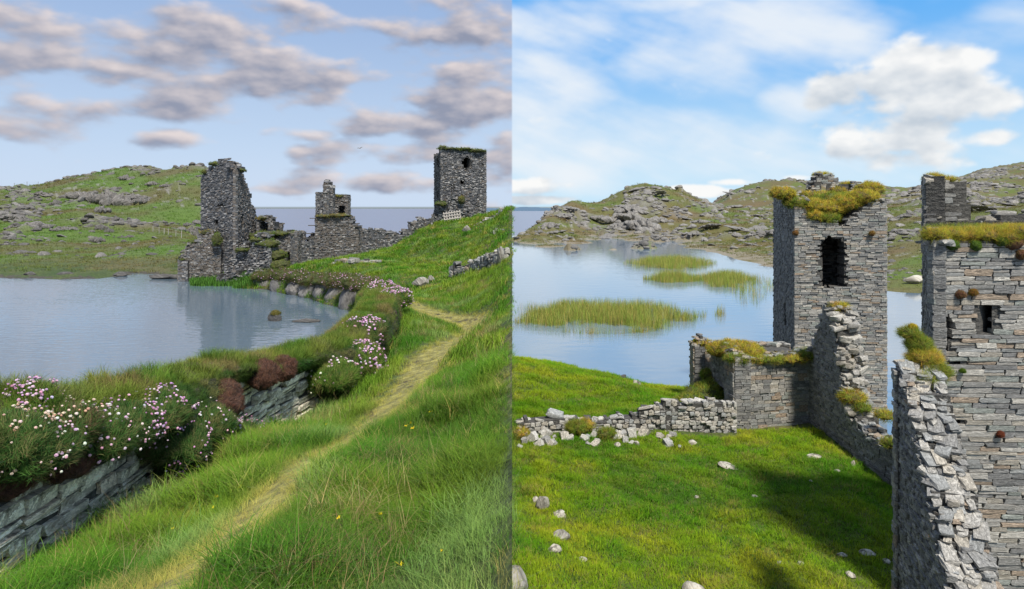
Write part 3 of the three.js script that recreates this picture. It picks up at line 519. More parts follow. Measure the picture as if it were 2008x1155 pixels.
// dead straw tussocks, seed stalks and buttercups
const straw = tuftGeo(61, 34, 0.15, 0.16, 0.004, 1.5, 3), stalk = tuftGeo(62, 4, 0.36, 0.06, 0.004, 0.5, 3), cup = tuftGeo(63, 6, 0.02, 0.012, 0.014, 0.6, 1);
copies(straw, scatter({ land: landL, pxA: -60, pxB: 1000, dA: 2.5, dB: 26, rho: () => 55, size: (d) => 1, ok: (x, z, y, d, r) => (x < -0.2 && okL(x, z, y, d, r) && pathD(x, z) > 0.45 && noise(x * 1.05, z * 1.05, 52) > 0.2 ? 0.9 : 0), color: (x, z, d, r) => vary(r() < 0.5 ? [0.36, 0.28, 0.12] : [0.24, 0.17, 0.08], r), seed: 16, lean: 0.3 }), 'dead_grass', 'straw-brown dead tussocks among the green meadow grass', 'grass');
copies(stalk, scatter({ land: landL, pxA: -60, pxB: 1000, dA: 2.6, dB: 16, rho: () => 9, size: () => 1, ok: (x, z, y, d, r) => (x < -0.3 && okL(x, z, y, d, r) && pathD(x, z) > 0.4 ? 0.9 : 0), color: (x, z, d, r) => vary([0.34, 0.27, 0.13], r), seed: 17, lean: 0.25 }), 'seed_stalks', 'thin buff seed stalks standing in the meadow grass', 'grass');
copies(cup, scatter({ land: landL, pxA: 300, pxB: 1000, dA: 2.6, dB: 9, rho: () => 2.2, size: () => 1, ok: (x, z, y, d, r) => (x < -0.3 && okL(x, z, y, d, r) && pathD(x, z) > 0.4 ? 1 : 0), color: (x, z, d, r) => vary([0.75, 0.6, 0.03], r, 0.1), seed: 18 }).map((l) => { l.p.y += 0.10; return l; }), 'buttercups', 'a few tiny yellow flowers in the meadow grass', 'flowers');
// hillside across the evening lake
copies(farT, scatter({ land: landL, pxA: -40, pxB: 470, dA: 59, dB: 240, rho: (d) => mix(3.2, 0.55, sm(59, 200, d)), size: (d) => mix(1.5, 4, sm(59, 220, d)), ok: (x, z, y, d, r) => (y < LAKE_L + 0.05 || r() < rockL(x, z) ? 0 : 0.5 + 0.5 * r()), color: (x, z, d, r) => vary(mix3([0.12, 0.225, 0.03], mix3([0.16, 0.155, 0.05], [0.19, 0.145, 0.06], r()), clamp(0.46 + 2.4 * fbm(x / 17, z / 12, 5, 4))), r), seed: 15 }), 'hill_grass', 'rough grass on the hillside across the rippled lake', 'grass');

// right side turf
const colR = (x, z, d, r) => {
  const n = fbm(x / 1.7, z / 1.7, 3, 3), m = fbm(x / 6, z / 6, 8, 3);
  let c = mix3([0.12, 0.29, 0.006], [0.34, 0.38, 0.018], clamp(0.38 + 1.6 * n + 1.0 * m)); c = mix3(c, [0.055, 0.17, 0.01], clamp(-2.0 * m - 0.05));
  if (r() < 0.05 + 0.4 * sm(0.2, 0.45, noise(x * 1.1, z * 1.1, 30))) c = mix3(c, [0.30, 0.24, 0.07], 0.7);
  return vary(c, r);
};
const okR = (x, z, y, d) => { const px = x / d * FOC + CX; if (x < 0.03 || y < LAKE_R + 0.08) return 0; if (px > 1770) return 0; if (d > 20 && d < 29.5 && x > 12.75) return 0; if (d > 28 && d < 31 && x > 9.2 && x < 13) return 0; if (d > 27 && d < 28 && x < 9.4) return 0; return 0.8 + 0.5 * sm(0, 0.4, noise(x * 1.8, z * 1.8, 9)); };
const turfT = tuftGeo(31, 16, 0.11, 0.17, 0.014, 0.9, 2);
copies(turfT, scatter({ land: landR, pxA: 1004, pxB: 1790, dA: 14, dB: 29.8, rho: (d) => 190, size: () => 1, ok: okR, color: colR, seed: 21 }), 'courtyard_grass', 'bright green grass of the courtyard before the rubble wall', 'grass');
copies(turfT, scatter({ land: landR, pxA: 1004, pxB: 1560, dA: 28, dB: 42.5, rho: (d) => 120, size: () => 1.15, ok: okR, color: colR, seed: 22 }), 'lakeside_grass', 'green lakeside grass beyond the rubble wall', 'grass');
const tuss = tuftGeo(36, 26, 0.20, 0.22, 0.012, 1.2, 3);
copies(tuss, scatter({ land: landR, pxA: 1010, pxB: 1770, dA: 14.5, dB: 41, rho: () => 9, size: () => 0.85, ok: (x, z, y, d, r) => (okR(x, z, y, d) && noise(x * 0.7, z * 0.7, 61) > -0.05 ? 0.8 : 0), color: (x, z, d, r) => vary(r() < 0.6 ? [0.20, 0.30, 0.03] : r() < 0.6 ? [0.36, 0.29, 0.09] : [0.09, 0.2, 0.015], r), seed: 25 }), 'courtyard_tussocks', 'taller yellowish tussocks dotted over the right-hand lawn', 'grass');
const herb = tuftGeo(35, 10, 0.10, 0.10, 0.045, 0.6, 2);
copies(herb, scatter({ land: landR, pxA: 1010, pxB: 1770, dA: 14.5, dB: 28, rho: () => 26, size: () => 1, ok: (x, z, y, d, r) => (okR(x, z, y, d) && fbm(x / 2, z / 2, 19, 3) > 0.02 ? 0.9 : 0), color: (x, z, d, r) => vary([0.07, 0.19, 0.02], r), seed: 23 }), 'broad_leaf_weeds', 'patches of broad-leaved weeds in the courtyard grass', 'weeds');
copies(farT, scatter({ land: landR, pxA: 1004, pxB: 2040, dA: 76, dB: 330, rho: (d) => mix(1.3, 0.16, sm(76, 260, d)), size: (d) => mix(1.8, 6, sm(76, 320, d)), ok: (x, z, y, d, r) => (y < LAKE_R + 0.1 || r() < rockR(x, z) * 1.2 ? 0 : 0.4 + 0.6 * r()), color: (x, z, d, r) => vary(mix3(mix3([0.12, 0.16, 0.028], [0.16, 0.13, 0.05], clamp(0.5 + 2.2 * fbm(x / 24, z / 18, 5, 4))), [0.13, 0.2, 0.02], sm(0.0, 0.12, fbm(x / 14, z / 14, 27, 4) + (100 - d) * 0.008)), r), seed: 24 }), 'heath', 'rough heath on the hills behind the calm lake', 'heath');
// ---------------------------------------------------------------- cushions of moss, thrift and turf
const LEAF = { short: tuftGeo(51, 14, 0.075, 0.05, 0.0045, 0.7, 2), grass: tuftGeo(52, 14, 0.16, 0.07, 0.006, 1.0, 3), bold: tuftGeo(53, 12, 0.22, 0.10, 0.014, 0.9, 2), far: tuftGeo(54, 9, 0.34, 0.2, 0.05, 0.8, 2) };
const flowerGeo = (() => { const g = new THREE.IcosahedronGeometry(1, 0); g.scale(1, 0.75, 1); return g; })();
const stemGeo = (() => { const g = new THREE.CylinderGeometry(1, 1, 1, 3, 1, true).toNonIndexed(); g.translate(0, 0.5, 0); return g; })();
const flowerMat = new THREE.MeshPhysicalMaterial({ name: 'petals', vertexColors: true, roughness: 0.9, transmission: 0.25, thickness: 0 });
const domes = new Map();
function domeGeo(seed, lump = 0.22) {
  const key = seed % 9; if (domes.has(key)) return domes.get(key);
  const g = new THREE.IcosahedronGeometry(1, 5), p = g.attributes.position;
  for (let i = 0; i < p.count; i++) { const x = p.getX(i), y = p.getY(i), z = p.getZ(i), k = 1 + lump * 2 * fbm(x * 1.7 + key * 7, y * 1.7, z * 1.7, 4); p.setXYZ(i, x * k, y * k, z * k); }
  const uv = g.attributes.uv; for (let i = 0; i < p.count; i++) uv.setXY(i, p.getX(i) * 0.5 + p.getY(i) * 0.3, p.getZ(i) * 0.5 + p.getY(i) * 0.4);
  const q = toCreasedNormals(g, 2.5); domes.set(key, q); return q;
}
const domeMats = new Map();
function soil(c) { const k = c.join(); if (!domeMats.has(k)) domeMats.set(k, new THREE.MeshStandardMaterial({ name: 'cushion', color: RGB(c[0] * 1.5, c[1] * 1.5, c[2] * 1.5), roughness: 1, map: rep(T.turf, 2), bumpMap: rep(T.turfBump, 2), bumpScale: 0.06 })); return domeMats.get(k); }
let clumpSeed = 100;
// one plant cushion: a lumpy body, its leaves, its flower heads
function clump(host, { pos, rad, yaw = 0, base = [0.05, 0.08, 0.02], leaves = [[0.05, 0.12, 0.02]], leaf = LEAF.short, n = 400, size = 1, droop = 0, flowers = 0, petals = [[0.62, 0.38, 0.55]], petal = 0.0135, stem = 0.07, front = null, name = 'cushion' }) {
  const seed = clumpSeed++, r = rnd(seed * 31), g = domeGeo(seed), body = part(g, soil(base), name, host);
  body.position.set(...pos); body.rotation.y = yaw; body.scale.set(...rad);
  const holder = host, P = g.attributes.position, N = g.attributes.normal, list = [], up = new THREE.Vector3(), v = new THREE.Vector3(), M = new THREE.Matrix4().compose(body.position, body.quaternion, body.scale), nm = new THREE.Matrix3().getNormalMatrix(M), q = new THREE.Quaternion(), q2 = new THREE.Quaternion();
  const pick = () => { for (let k = 0; k < 30; k++) { const i = Math.floor(r() * P.count); v.fromBufferAttribute(P, i); up.fromBufferAttribute(N, i); if (up.y > -0.55 && (!front || up.dot(front) > -0.5)) break; } v.applyMatrix4(M); v.x += (r() - 0.5) * 0.05 * rad[0]; v.z += (r() - 0.5) * 0.05 * rad[2]; up.applyMatrix3(nm).normalize(); };
  for (let k = 0; k < n; k++) {
    pick(); const c = leaves[Math.floor(r() * leaves.length)], nn = up.clone(); nn.y += 0.5 - droop; nn.normalize();
    q.setFromUnitVectors(UP, nn); q2.setFromAxisAngle(UP, r() * 6.283); const s = size * (0.6 + 0.8 * r());
    list.push({ p: v.clone(), q: q.clone().multiply(q2), s: new THREE.Vector3(s, s, s), c: vary(c, r, 0.3) });
  }
  if (n) copies(leaf, list, name === 'turf_cap' ? 'grass_blades' : 'leaves', null, null, holder);
  if (flowers) {
    const out = [];
    for (let k = 0; k < flowers; k++) {
      for (let t = 0; t < 6; t++) { pick(); if (noise(v.x * 5 + seed, v.y * 5, v.z * 5) > 0.02) break; } const L = stem * (0.4 + 1.1 * r()), dir = up.clone(); dir.y += 0.35; dir.normalize(); dir.x += (r() - 0.5) * 0.5; dir.z += (r() - 0.5) * 0.5; dir.normalize(); q.setFromUnitVectors(UP, dir);
      const s = petal * (0.7 + 0.6 * r()), c = petals[Math.floor(r() * petals.length)].map((x) => x * (0.85 + 0.3 * r()));
      out.push({ geo: flowerGeo, matrix: new THREE.Matrix4().compose(v.clone().addScaledVector(dir, L), q, new THREE.Vector3(s, s, s)), color: c });
      out.push({ geo: stemGeo, matrix: new THREE.Matrix4().compose(v.clone(), q, new THREE.Vector3(petal * 0.09, L, petal * 0.09)), color: [0.10, 0.14, 0.05] });
    }
    part(mergeList(out), flowerMat, 'flower_heads', holder, 'stuff');
  }
  return body;
}
function plant(name, label, category, pos, o, group) { const g = put(new THREE.Group(), name, label, category, { group }); g.position.set(...pos); clump(g, { ...o, pos: o.off ?? [0, 0, 0] }); return g; }

// ---------------------------------------------------------------- the flowery garden wall on the left
const gardenWall = new Ruin('dry_stone_wall', 'lichen-white dry-stone wall under turf beside the trodden path', 'wall', [wallPts[1][0], landL.y(wallPts[1][0] + 0.2, wallPts[1][1]), wallPts[1][1]], { set: 'white', seed: 3 });
const gw = gardenWall.wall({ pts: wallPts, y0: (() => { const L = []; let s = 0; for (let i = 0; i < wallPts.length; i++) { if (i) s += Math.hypot(wallPts[i][0] - wallPts[i - 1][0], wallPts[i][1] - wallPts[i - 1][1]); L.push([s, landL.y(wallPts[i][0] + 0.12, wallPts[i][1]) - 0.02]); } return lin(L); })(), top: lin([[0, 0.92], [3, 0.9], [4.5, 0.78], [12, 0.74], [14, 0.42], [30, 0.3]]), thick: 0.55, rag: 0.02, ch: [0.09, 0.21], len: [0.26, 0.92], dep: 0.3, proud: 0.10, tilt: 0.08, wob: 0.05, cell: 0.2, crest: false, split: 0.2, skip: (s) => s > 13.2 });
gardenWall.finish({ cap: 280 });
const pxOf = (v) => v.x / -v.z * FOC + CX, pyOf = (v) => HZ - v.y / -v.z * FOC;
const sOf = (px) => { let best = 0, m = 1e9; for (let s = 0; s < 13.6; s += 0.02) { const k = Math.abs(pxOf(gw.P(s, 0.9, 0.15)) - px); if (k < m) { m = k; best = s; } } return best; };
const drape = (s) => { const px = pxOf(gw.P(s, 0.6, 0.1)); return s > 13 ? 1 : Math.max(sm(285, 325, px) * sm(428, 400, px), sm(612, 640, px)) ; };
const bankUp = lin([[0, 1], [1.4, 0.95], [2.6, 0.7], [4.5, 0.48], [12, 0.42], [14, 0.6], [20, 0.85]]);
const bankGeo = (() => {
  const prof = (s) => { const d = drape(s), b = 0.5 + noise(s * 1.7, 4, 2) * 0.5; return [[0.02, mix(0.84, 0.12, d)], [mix(0.10, 0.26, d), mix(0.85, 0.2, d)], [mix(0.17, 0.34, d), mix(0.95, 0.6, d)], [0.18 + 0.1 * b, 1.1], [0.05, 1.26], [-0.3, 1.34], [-0.55, 1.26], [-0.75, 0.95], [-0.88, 0.3], [-0.98, -0.6], [-1.08, -2.0]]; };
  const n = 420, m = 40, p = [], uv = [], idx = [];
  const at2 = (pr, a) => { const x = a * (pr.length - 1), i = Math.min(pr.length - 2, Math.floor(x)), t = x - i; return [mix(pr[i][0], pr[i + 1][0], t), mix(pr[i][1], pr[i + 1][1], t)]; };
  const pt = (s, a) => { const [t, h] = at2(prof(s), a), k = 0.16 * fbm(s * 1.9, a * 7, 3, 4) + 0.07 * fbm(s * 7, a * 22, 8, 2); const up = 0.10 * noise(s * 0.8, 2, 5), low = h > 0.88 ? 0.88 + (h - 0.88) * bankUp(s) : h, hs = lin([[0, 0.93], [2, 0.93], [8, 0.93], [12, 0.92], [14.5, 0.74], [17, 0.68], [30, 0.6]])(s); return gw.P(clamp(s, 0, gw.L), (low + up + k * (0.4 + a)) * (low > 0 ? hs : 1), t + k * (1 - a)); };
  for (let i = 0; i <= n; i++) for (let j = 0; j <= m; j++) { const s = gw.L * i / n, v = pt(s, j / m); p.push(v.x, v.y, v.z); uv.push(s, j / m * 3); if (i && j) { const k = i * (m + 1) + j; idx.push(k, k - 1, k - m - 1, k - 1, k - m - 2, k - m - 1); } }
  const g = new THREE.BufferGeometry(); g.setAttribute('position', new THREE.Float32BufferAttribute(p, 3)); g.setAttribute('uv', new THREE.Float32BufferAttribute(uv, 2)); g.setIndex(idx); g.computeVertexNormals();
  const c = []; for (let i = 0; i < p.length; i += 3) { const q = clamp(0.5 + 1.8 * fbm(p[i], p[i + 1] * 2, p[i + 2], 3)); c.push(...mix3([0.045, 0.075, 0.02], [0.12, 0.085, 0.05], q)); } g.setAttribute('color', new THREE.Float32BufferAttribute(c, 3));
  g.userData.pt = pt; return g;
})();
const bankPt = bankGeo.userData.pt; bankGeo.userData = {};
const bankN = (s, a) => { const p = bankPt(s, a), u = bankPt(s + 0.03, a).sub(p), v = bankPt(s, a + 0.02).sub(p); return v.cross(u).normalize().negate(); };
const bankMat = new THREE.MeshStandardMaterial({ name: 'turf bank', vertexColors: true, color: RGB(1.4, 1.4, 1.4), roughness: 1, side: THREE.DoubleSide, map: rep(T.turf, 2), bumpMap: rep(T.turfBump, 2), bumpScale: 0.06 });
{
  const o = gardenWall.o, gm = bankGeo.clone(); gm.translate(-o.x, -o.y, -o.z);
  const cap = part(gm, bankMat, 'turf_cap', gardenWall.g, undefined, 'thick turf with grass and thrift along the wall top');
  const r = rnd(77), L1 = [], L2 = [], q = new THREE.Quaternion(), q2 = new THREE.Quaternion();
  for (let k = 0; k < 30000; k++) {
    const s = Math.pow(r(), 1.15) * gw.L, a = Math.pow(r(), 1.1) * 0.74, p = bankPt(s, a), n = bankN(s, a); if (n.y < -0.3 && a > 0.3) n.negate();
    n.y += a < 0.25 ? 0.15 : 0.8; n.normalize(); q.setFromUnitVectors(UP, n); q2.setFromAxisAngle(UP, r() * 6.283);
    const m = fbm(p.x * 1.4, p.z * 1.4, 5, 3), m2 = noise(s * 1.3, a * 5, 8);
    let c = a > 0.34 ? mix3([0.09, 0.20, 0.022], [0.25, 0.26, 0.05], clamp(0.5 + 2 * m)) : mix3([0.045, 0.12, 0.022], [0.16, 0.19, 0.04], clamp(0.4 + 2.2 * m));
    if (m2 > 0.3) c = mix3(c, [0.26, 0.17, 0.09], 0.6); else if (m2 < -0.3) c = mix3(c, [0.26, 0.23, 0.09], 0.55);
    const tallG = a > 0.36 && a < 0.6 && noise(s * 1.6, 31, 2) > -0.12, z = (tallG ? 1.1 : 0.62) * (0.6 + 0.8 * r()) * (0.55 + 0.45 * bankUp(s));
    (a > 0.3 || r() < 0.35 ? L1 : L2).push({ p: p.sub(o), q: q.clone().multiply(q2), s: new THREE.Vector3(z, z * (tallG ? 1.25 : 1), z), c: vary(c, r, 0.35) });
  }
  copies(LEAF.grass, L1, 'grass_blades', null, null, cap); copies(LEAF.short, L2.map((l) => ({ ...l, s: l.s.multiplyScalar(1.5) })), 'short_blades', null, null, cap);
}
const PINK = [[0.60, 0.32, 0.52], [0.70, 0.44, 0.62], [0.50, 0.24, 0.43], [0.76, 0.58, 0.70]], CREAM = [[0.74, 0.62, 0.62], [0.68, 0.46, 0.56], [0.78, 0.70, 0.68], [0.60, 0.36, 0.50]], RUST = [[0.70, 0.50, 0.38], [0.74, 0.60, 0.52], [0.60, 0.36, 0.28]];
const TH = [[0.06, 0.145, 0.03], [0.085, 0.19, 0.04], [0.045, 0.11, 0.028], [0.15, 0.2, 0.06], [0.22, 0.2, 0.08]], THG = [[0.09, 0.20, 0.025], [0.16, 0.25, 0.04], [0.07, 0.15, 0.025], [0.26, 0.24, 0.08]];
// [s or px, across, radius, flowers, petals, label]
[
  ['px', 62, 0.27, 0.24, 46, CREAM, 'thrift cushion with sparse white heads, leftmost on the flowery wall'], ['px', 28, 0.34, 0.24, 90, RUST, 'thrift with a crowd of faded orange heads on the left wall top'],
  ['px', 128, 0.33, 0.22, 60, RUST, 'thrift with faded orange heads right of the crowded orange one'], ['px', 185, 0.22, 0.27, 75, CREAM, 'dark green thrift cushion with pale heads hanging over the first bare stones'],
  ['px', 232, 0.27, 0.27, 95, PINK, 'thrift cushion with a streak of lilac heads mid way along the near wall'], ['px', 262, 0.18, 0.2, 45, PINK, 'low dark thrift cushion with scattered pink heads over the bare stones'],
  ['px', 300, 0.26, 0.28, 100, PINK, 'thrift cushion thick with pink heads right of the lilac streak'], ['px', 325, 0.15, 0.24, 80, PINK, 'thrift cushion hanging low to the grass with lilac heads'],
  ['px', 348, 0.1, 0.22, 40, PINK, 'thrift cushion low by the grass where the first bare stones end'], ['px', 372, 0.2, 0.26, 30, CREAM, 'round bright green thrift cushion with few white heads left of the rusty cushion'], ['px', 132, 0.46, 0.18, 130, PINK, 'bright pink thrift patch on the far edge of the wall top by the lake'],
  ['px', 312, 0.06, 0.18, 20, CREAM, 'small thrift cushion at the grass line below the lilac streak'], ['px', 640, 0.2, 0.36, 40, CREAM, 'grassy thrift mound with few white heads right of the bare wall end'], ['px', 700, 0.24, 0.40, 260, PINK, 'thrift mound with a long slope of lilac heads by the path'],
  ['px', 728, 0.4, 0.36, 190, PINK, 'thrift mound with lilac heads on the crest beside the wall bend'], ['s', 15.2, 0.3, 0.42, 260, PINK, 'rounded thrift mound covered in pink heads at the wall bend'],
  ['s', 17.2, 0.42, 0.45, 300, PINK, 'pink domed thrift mound behind the lilac crest'], ['s', 20.5, 0.3, 0.5, 200, CREAM, 'brown and green mound with pale pink edge, farthest of the wall'], ['s', 22.3, 0.42, 0.5, 160, PINK, 'thrift mound where the wall ends near the shore rocks'],
].forEach(([how, v, a, rad, fl, pet, label], i) => {
  const s = how === 'px' ? sOf(v) : v, p = bankPt(s, a), n = bankN(s, a);
  plant('thrift_clump', label, 'thrift', [p.x - n.x * rad * 0.25, p.y - rad * 0.2, p.z - n.z * rad * 0.25], { rad: [rad * 1.0, rad * 0.68, rad * 1.1], base: i % 3 === 2 ? [0.12, 0.07, 0.045] : [0.05, 0.085, 0.025], leaves: i % 3 === 2 ? [...TH, [0.16, 0.09, 0.06]] : i > 9 ? THG : TH, n: 1500, size: rad > 0.33 ? 1.3 : 1.0, flowers: Math.round(fl * 2.1), petals: pet, petal: rad > 0.33 ? 0.019 : 0.012, stem: 0.075, yaw: i }, 'thrift on the garden wall');
});
[[140, 0.10, 0.2, 'round rusty brown dead cushion hanging over the first stones'], [40, 0.10, 0.15, 'small rusty dead cushion at the left edge above the stones'], [424, 0.16, 0.24, 'tall rusty dead cushion left of the upper bare stones'], [508, 0.26, 0.22, 'rusty dead cushion in the turf above the upper bare stones'], [552, 0.34, 0.2, 'dark brown dead patch near the end of the upper bare stones']].forEach(([px, a, rad, label], i) => {
  const s = sOf(px), p = bankPt(s, a), n = bankN(s, a);
  plant('dead_thrift_cushion', label, 'dead plant', [p.x - n.x * rad * 0.1, p.y - 0.05, p.z - n.z * rad * 0.1], { rad: [rad, rad * (i === 2 ? 1.2 : 0.9), rad], base: [0.13, 0.062, 0.042], leaves: [[0.17, 0.08, 0.052], [0.12, 0.06, 0.045], [0.22, 0.12, 0.08]], n: 900, size: 0.55, yaw: i * 2 }, 'dead cushions on the garden wall');
});
{ const s = sOf(470), p = gw.P(s, 0.12, 0.22); plant('thrift_clump', 'small pink thrift at the wall foot beneath the rusty cushion', 'thrift', [p.x, p.y, p.z], { rad: [0.16, 0.14, 0.16], leaves: TH, n: 500, flowers: 55, petals: PINK, stem: 0.09 }, 'thrift on the garden wall');
  const s2 = sOf(402), p2 = gw.P(s2, 0.06, 0.3); plant('moss_cushion', 'olive moss cushion in the grass at the wall foot', 'moss', [p2.x, p2.y, p2.z], { rad: [0.17, 0.16, 0.17], base: [0.10, 0.085, 0.02], leaves: [[0.13, 0.15, 0.03], [0.16, 0.10, 0.03]], n: 500, size: 0.6 }); }

// ---------------------------------------------------------------- rocks
const rockGeos = new Map();
function rockGeo(seed, detail = 6) {
  const k = seed * 10 + detail; if (rockGeos.has(k)) return rockGeos.get(k);
  const g = new THREE.IcosahedronGeometry(1, detail), p = g.attributes.position, r = rnd(seed * 131), cuts = Array.from({ length: 11 }, () => { const v = new THREE.Vector3(r() - 0.5, r() - 0.5, r() - 0.5).normalize(); return [v, 0.55 + 0.35 * r()]; }), v = new THREE.Vector3();
  for (let i = 0; i < p.count; i++) { v.fromBufferAttribute(p, i); for (const [n, c] of cuts) { const t = v.dot(n); if (t > c) v.addScaledVector(n, (c - t) * 0.85); } const q = 1 + 0.13 * fbm(v.x * 3 + seed, v.y * 3, v.z * 3, 4); v.multiplyScalar(q); p.setXYZ(i, v.x, v.y, v.z); }
  const uv = g.attributes.uv; for (let i = 0; i < p.count; i++) uv.setXY(i, p.getX(i) * 0.6 + p.getY(i) * 0.4, p.getZ(i) * 0.6 + p.getY(i) * 0.5);
  const q = toCreasedNormals(g, 0.5); rockGeos.set(k, q); return q;
}
const rockMats = { grey: stoneMat([0.24, 0.235, 0.222], T.lichen, T.slateBump, 2, 1.3), pale: stoneMat([0.36, 0.345, 0.315], T.lichen, T.slateBump, 4, 1.3), bank: stoneMat([0.20, 0.19, 0.18], T.slate, T.slateBump, 5), dark: stoneMat([0.11, 0.105, 0.10], T.slate, T.slateBump, 6), crag: stoneMat([0.22, 0.205, 0.19], T.slate, T.slateBump, 8, 1.4), slab: stoneMat([0.26, 0.245, 0.225], T.slate, T.slateBump, 9, 1.4) };
for (const k of ['crag', 'slab']) { rockMats[k].map = rep(T.slate, 1.4, 1.1); rockMats[k].bumpMap = rep(T.slateBump, 1.4, 1.1); rockMats[k].bumpScale = 0.25; }
const cragGeos = new Map();
function cragGeo(seed) {
  if (cragGeos.has(seed)) return cragGeos.get(seed);
  const r = rnd(seed * 71), list = [], e = new THREE.Euler(), q = new THREE.Quaternion();
  for (let k = 0; k < 26; k++) { const a = r() * 6.283, t = Math.sqrt(r()), hgt = 0.25 + 0.75 * (1 - t) + 0.25 * r(); e.set((r() - 0.5) * 0.5, r() * 0.9, (r() - 0.5) * 0.7); q.setFromEuler(e); list.push({ geo: rockGeo(1 + k % 9, 3), matrix: new THREE.Matrix4().compose(new THREE.Vector3(Math.cos(a) * t * 0.9, hgt * 0.3 - 0.35, Math.sin(a) * t * 0.9), q.clone(), new THREE.Vector3(0.14 + 0.24 * r(), 0.16 + 0.3 * hgt, 0.14 + 0.2 * r())), color: [1, 1, 1] }); }
  const g = mergeList(list); g.deleteAttribute('color'); cragGeos.set(seed, g); return g;
}
const groundAt = (land, px, py, dMin, dMax) => { let last = dMin; for (let d = dMin; d < dMax; d *= 1.004) { const y = land.y(X(px, d), -d); if (HZ - y / d * FOC <= py) return d; last = d; } return last; };
function rock(name, label, land, px, py, [w, h, t], mat, { seed = 1, dMin = 10, dMax = 400, yaw = 0, sink = 0.3, tilt = 0, group, d: dd, yy } = {}) {
  const d = dd ?? groundAt(land, px, py, dMin, dMax), x = X(px, d), m = new THREE.Mesh(/outcrop|hill_rock/.test(name) ? cragGeo(seed) : rockGeo(seed, d > 60 ? 5 : 7), rockMats[mat]);
  put(m, name, label, name.includes('boulder') ? 'boulder' : 'rock', { group }); m.position.set(x, (yy ?? land.y(x, -d)) + h * (0.5 - sink) , -d); m.scale.set(w / 2, h / 2, t / 2); m.rotation.set(0, yaw, tilt); return m;
}
rock('lake_rock', 'dark mossy rock standing in the rippled lake', landL, 540, 628, [0.8, 0.75, 0.7], 'dark', { seed: 2, d: 35, yy: LAKE_L });
plant('moss_cushion', 'yellow-green moss on top of the dark lake rock', 'moss', [X(540, 35), LAKE_L + 0.38, -35], { rad: [0.26, 0.16, 0.26], base: [0.13, 0.12, 0.02], leaves: [[0.15, 0.15, 0.03], [0.2, 0.15, 0.03]], n: 200, size: 0.9 });
rock('lake_rock', 'low flat dark rock awash right of the mossy lake rock', landL, 600, 628, [1.5, 0.28, 0.6], 'dark', { seed: 3, d: 34.6, yy: LAKE_L });
rock('boulder', 'grey boulder half sunk in the slope below the low field wall', landL, 826, 560, [0.95, 0.6, 0.7], 'grey', { seed: 4, dMin: 20, dMax: 45 });
rock('boulder', 'small pointed pale stone right of the sunken boulder', landL, 846, 552, [0.35, 0.5, 0.3], 'grey', { seed: 5, dMin: 20, dMax: 45 });
rock('flat_rock', 'flat pale slab in the grass near the bank end', landL, 782, 570, [1.4, 0.3, 0.9], 'pale', { seed: 6, dMin: 20, dMax: 45 });
rock('flat_rock', 'dead-straw coloured flat stone left of the pale slab', landL, 720, 560, [1.1, 0.32, 0.8], 'pale', { seed: 7, dMin: 25, dMax: 48 });
[[320, 3], [345, 2.0], [372, 2.4], [130, 1.6], [60, 1.2], [235, 1.4]].forEach(([px, w], i) => rock('shore_rock', ['low dark shore stone farthest from the ruin base', 'low dark shore stone next to the ruin base', 'dark stones at the water under the collapsed wall', 'dark rock on the far waterline below the hill', 'dark rock on the far waterline near the left edge', 'dark rock on the far waterline mid way to the castle'][i], landL, px, 545, [w, 0.5, 0.9], 'dark', { seed: 8 + i, d: i < 3 ? 55.5 : 57.6, yy: LAKE_L + 0.05, group: 'dark stones on the far waterline' }));
// rocks of the near lake bank, with turf on them
const bankRocks = [[520, 49.5, 1.0, 'leftmost turfed rock of the lake bank'], [553, 47.8, 1.25, 'turfed rock second from the left of the lake bank'], [585, 46, 1.35, 'turfed rock with purple flowers left of the pale stone bank'], [612, 44.6, 1.3, 'dark cleft rock of the lake bank under thin turf'], [640, 43, 1.5, 'tall turfed rock in the middle of the lake bank'], [665, 41.5, 1.6, 'bulging turfed rock right of the tall one'], [692, 39.5, 1.75, 'broad turfed rock near the bank corner'], [722, 37.5, 1.8, 'rightmost turfed rock of the lake bank']];
bankRocks.forEach(([px, d, h, label], i) => {
  const x = X(px, d), g = put(new THREE.Group(), 'bank_rock', label, 'rock', { group: 'turfed rocks of the lake bank' }); g.position.set(x, LAKE_L, -d);
  const m = part(rockGeo(20 + i, 6), rockMats.bank, 'rock', g); m.scale.set(0.9, h * 0.75, 0.9); m.position.y = h * 0.25; m.rotation.y = i;
  clump(g, { pos: [0, h * 0.82, -0.3], rad: [0.95, 0.42, 1.1], base: [0.08, 0.09, 0.03], leaves: [[0.08, 0.14, 0.03], [0.14, 0.15, 0.04], [0.17, 0.12, 0.07]], leaf: LEAF.bold, n: 420, size: 0.9, flowers: i === 2 || i > 4 ? 130 : 50, petals: PINK, petal: 0.03, stem: 0.1, name: 'turf_cap' });
});
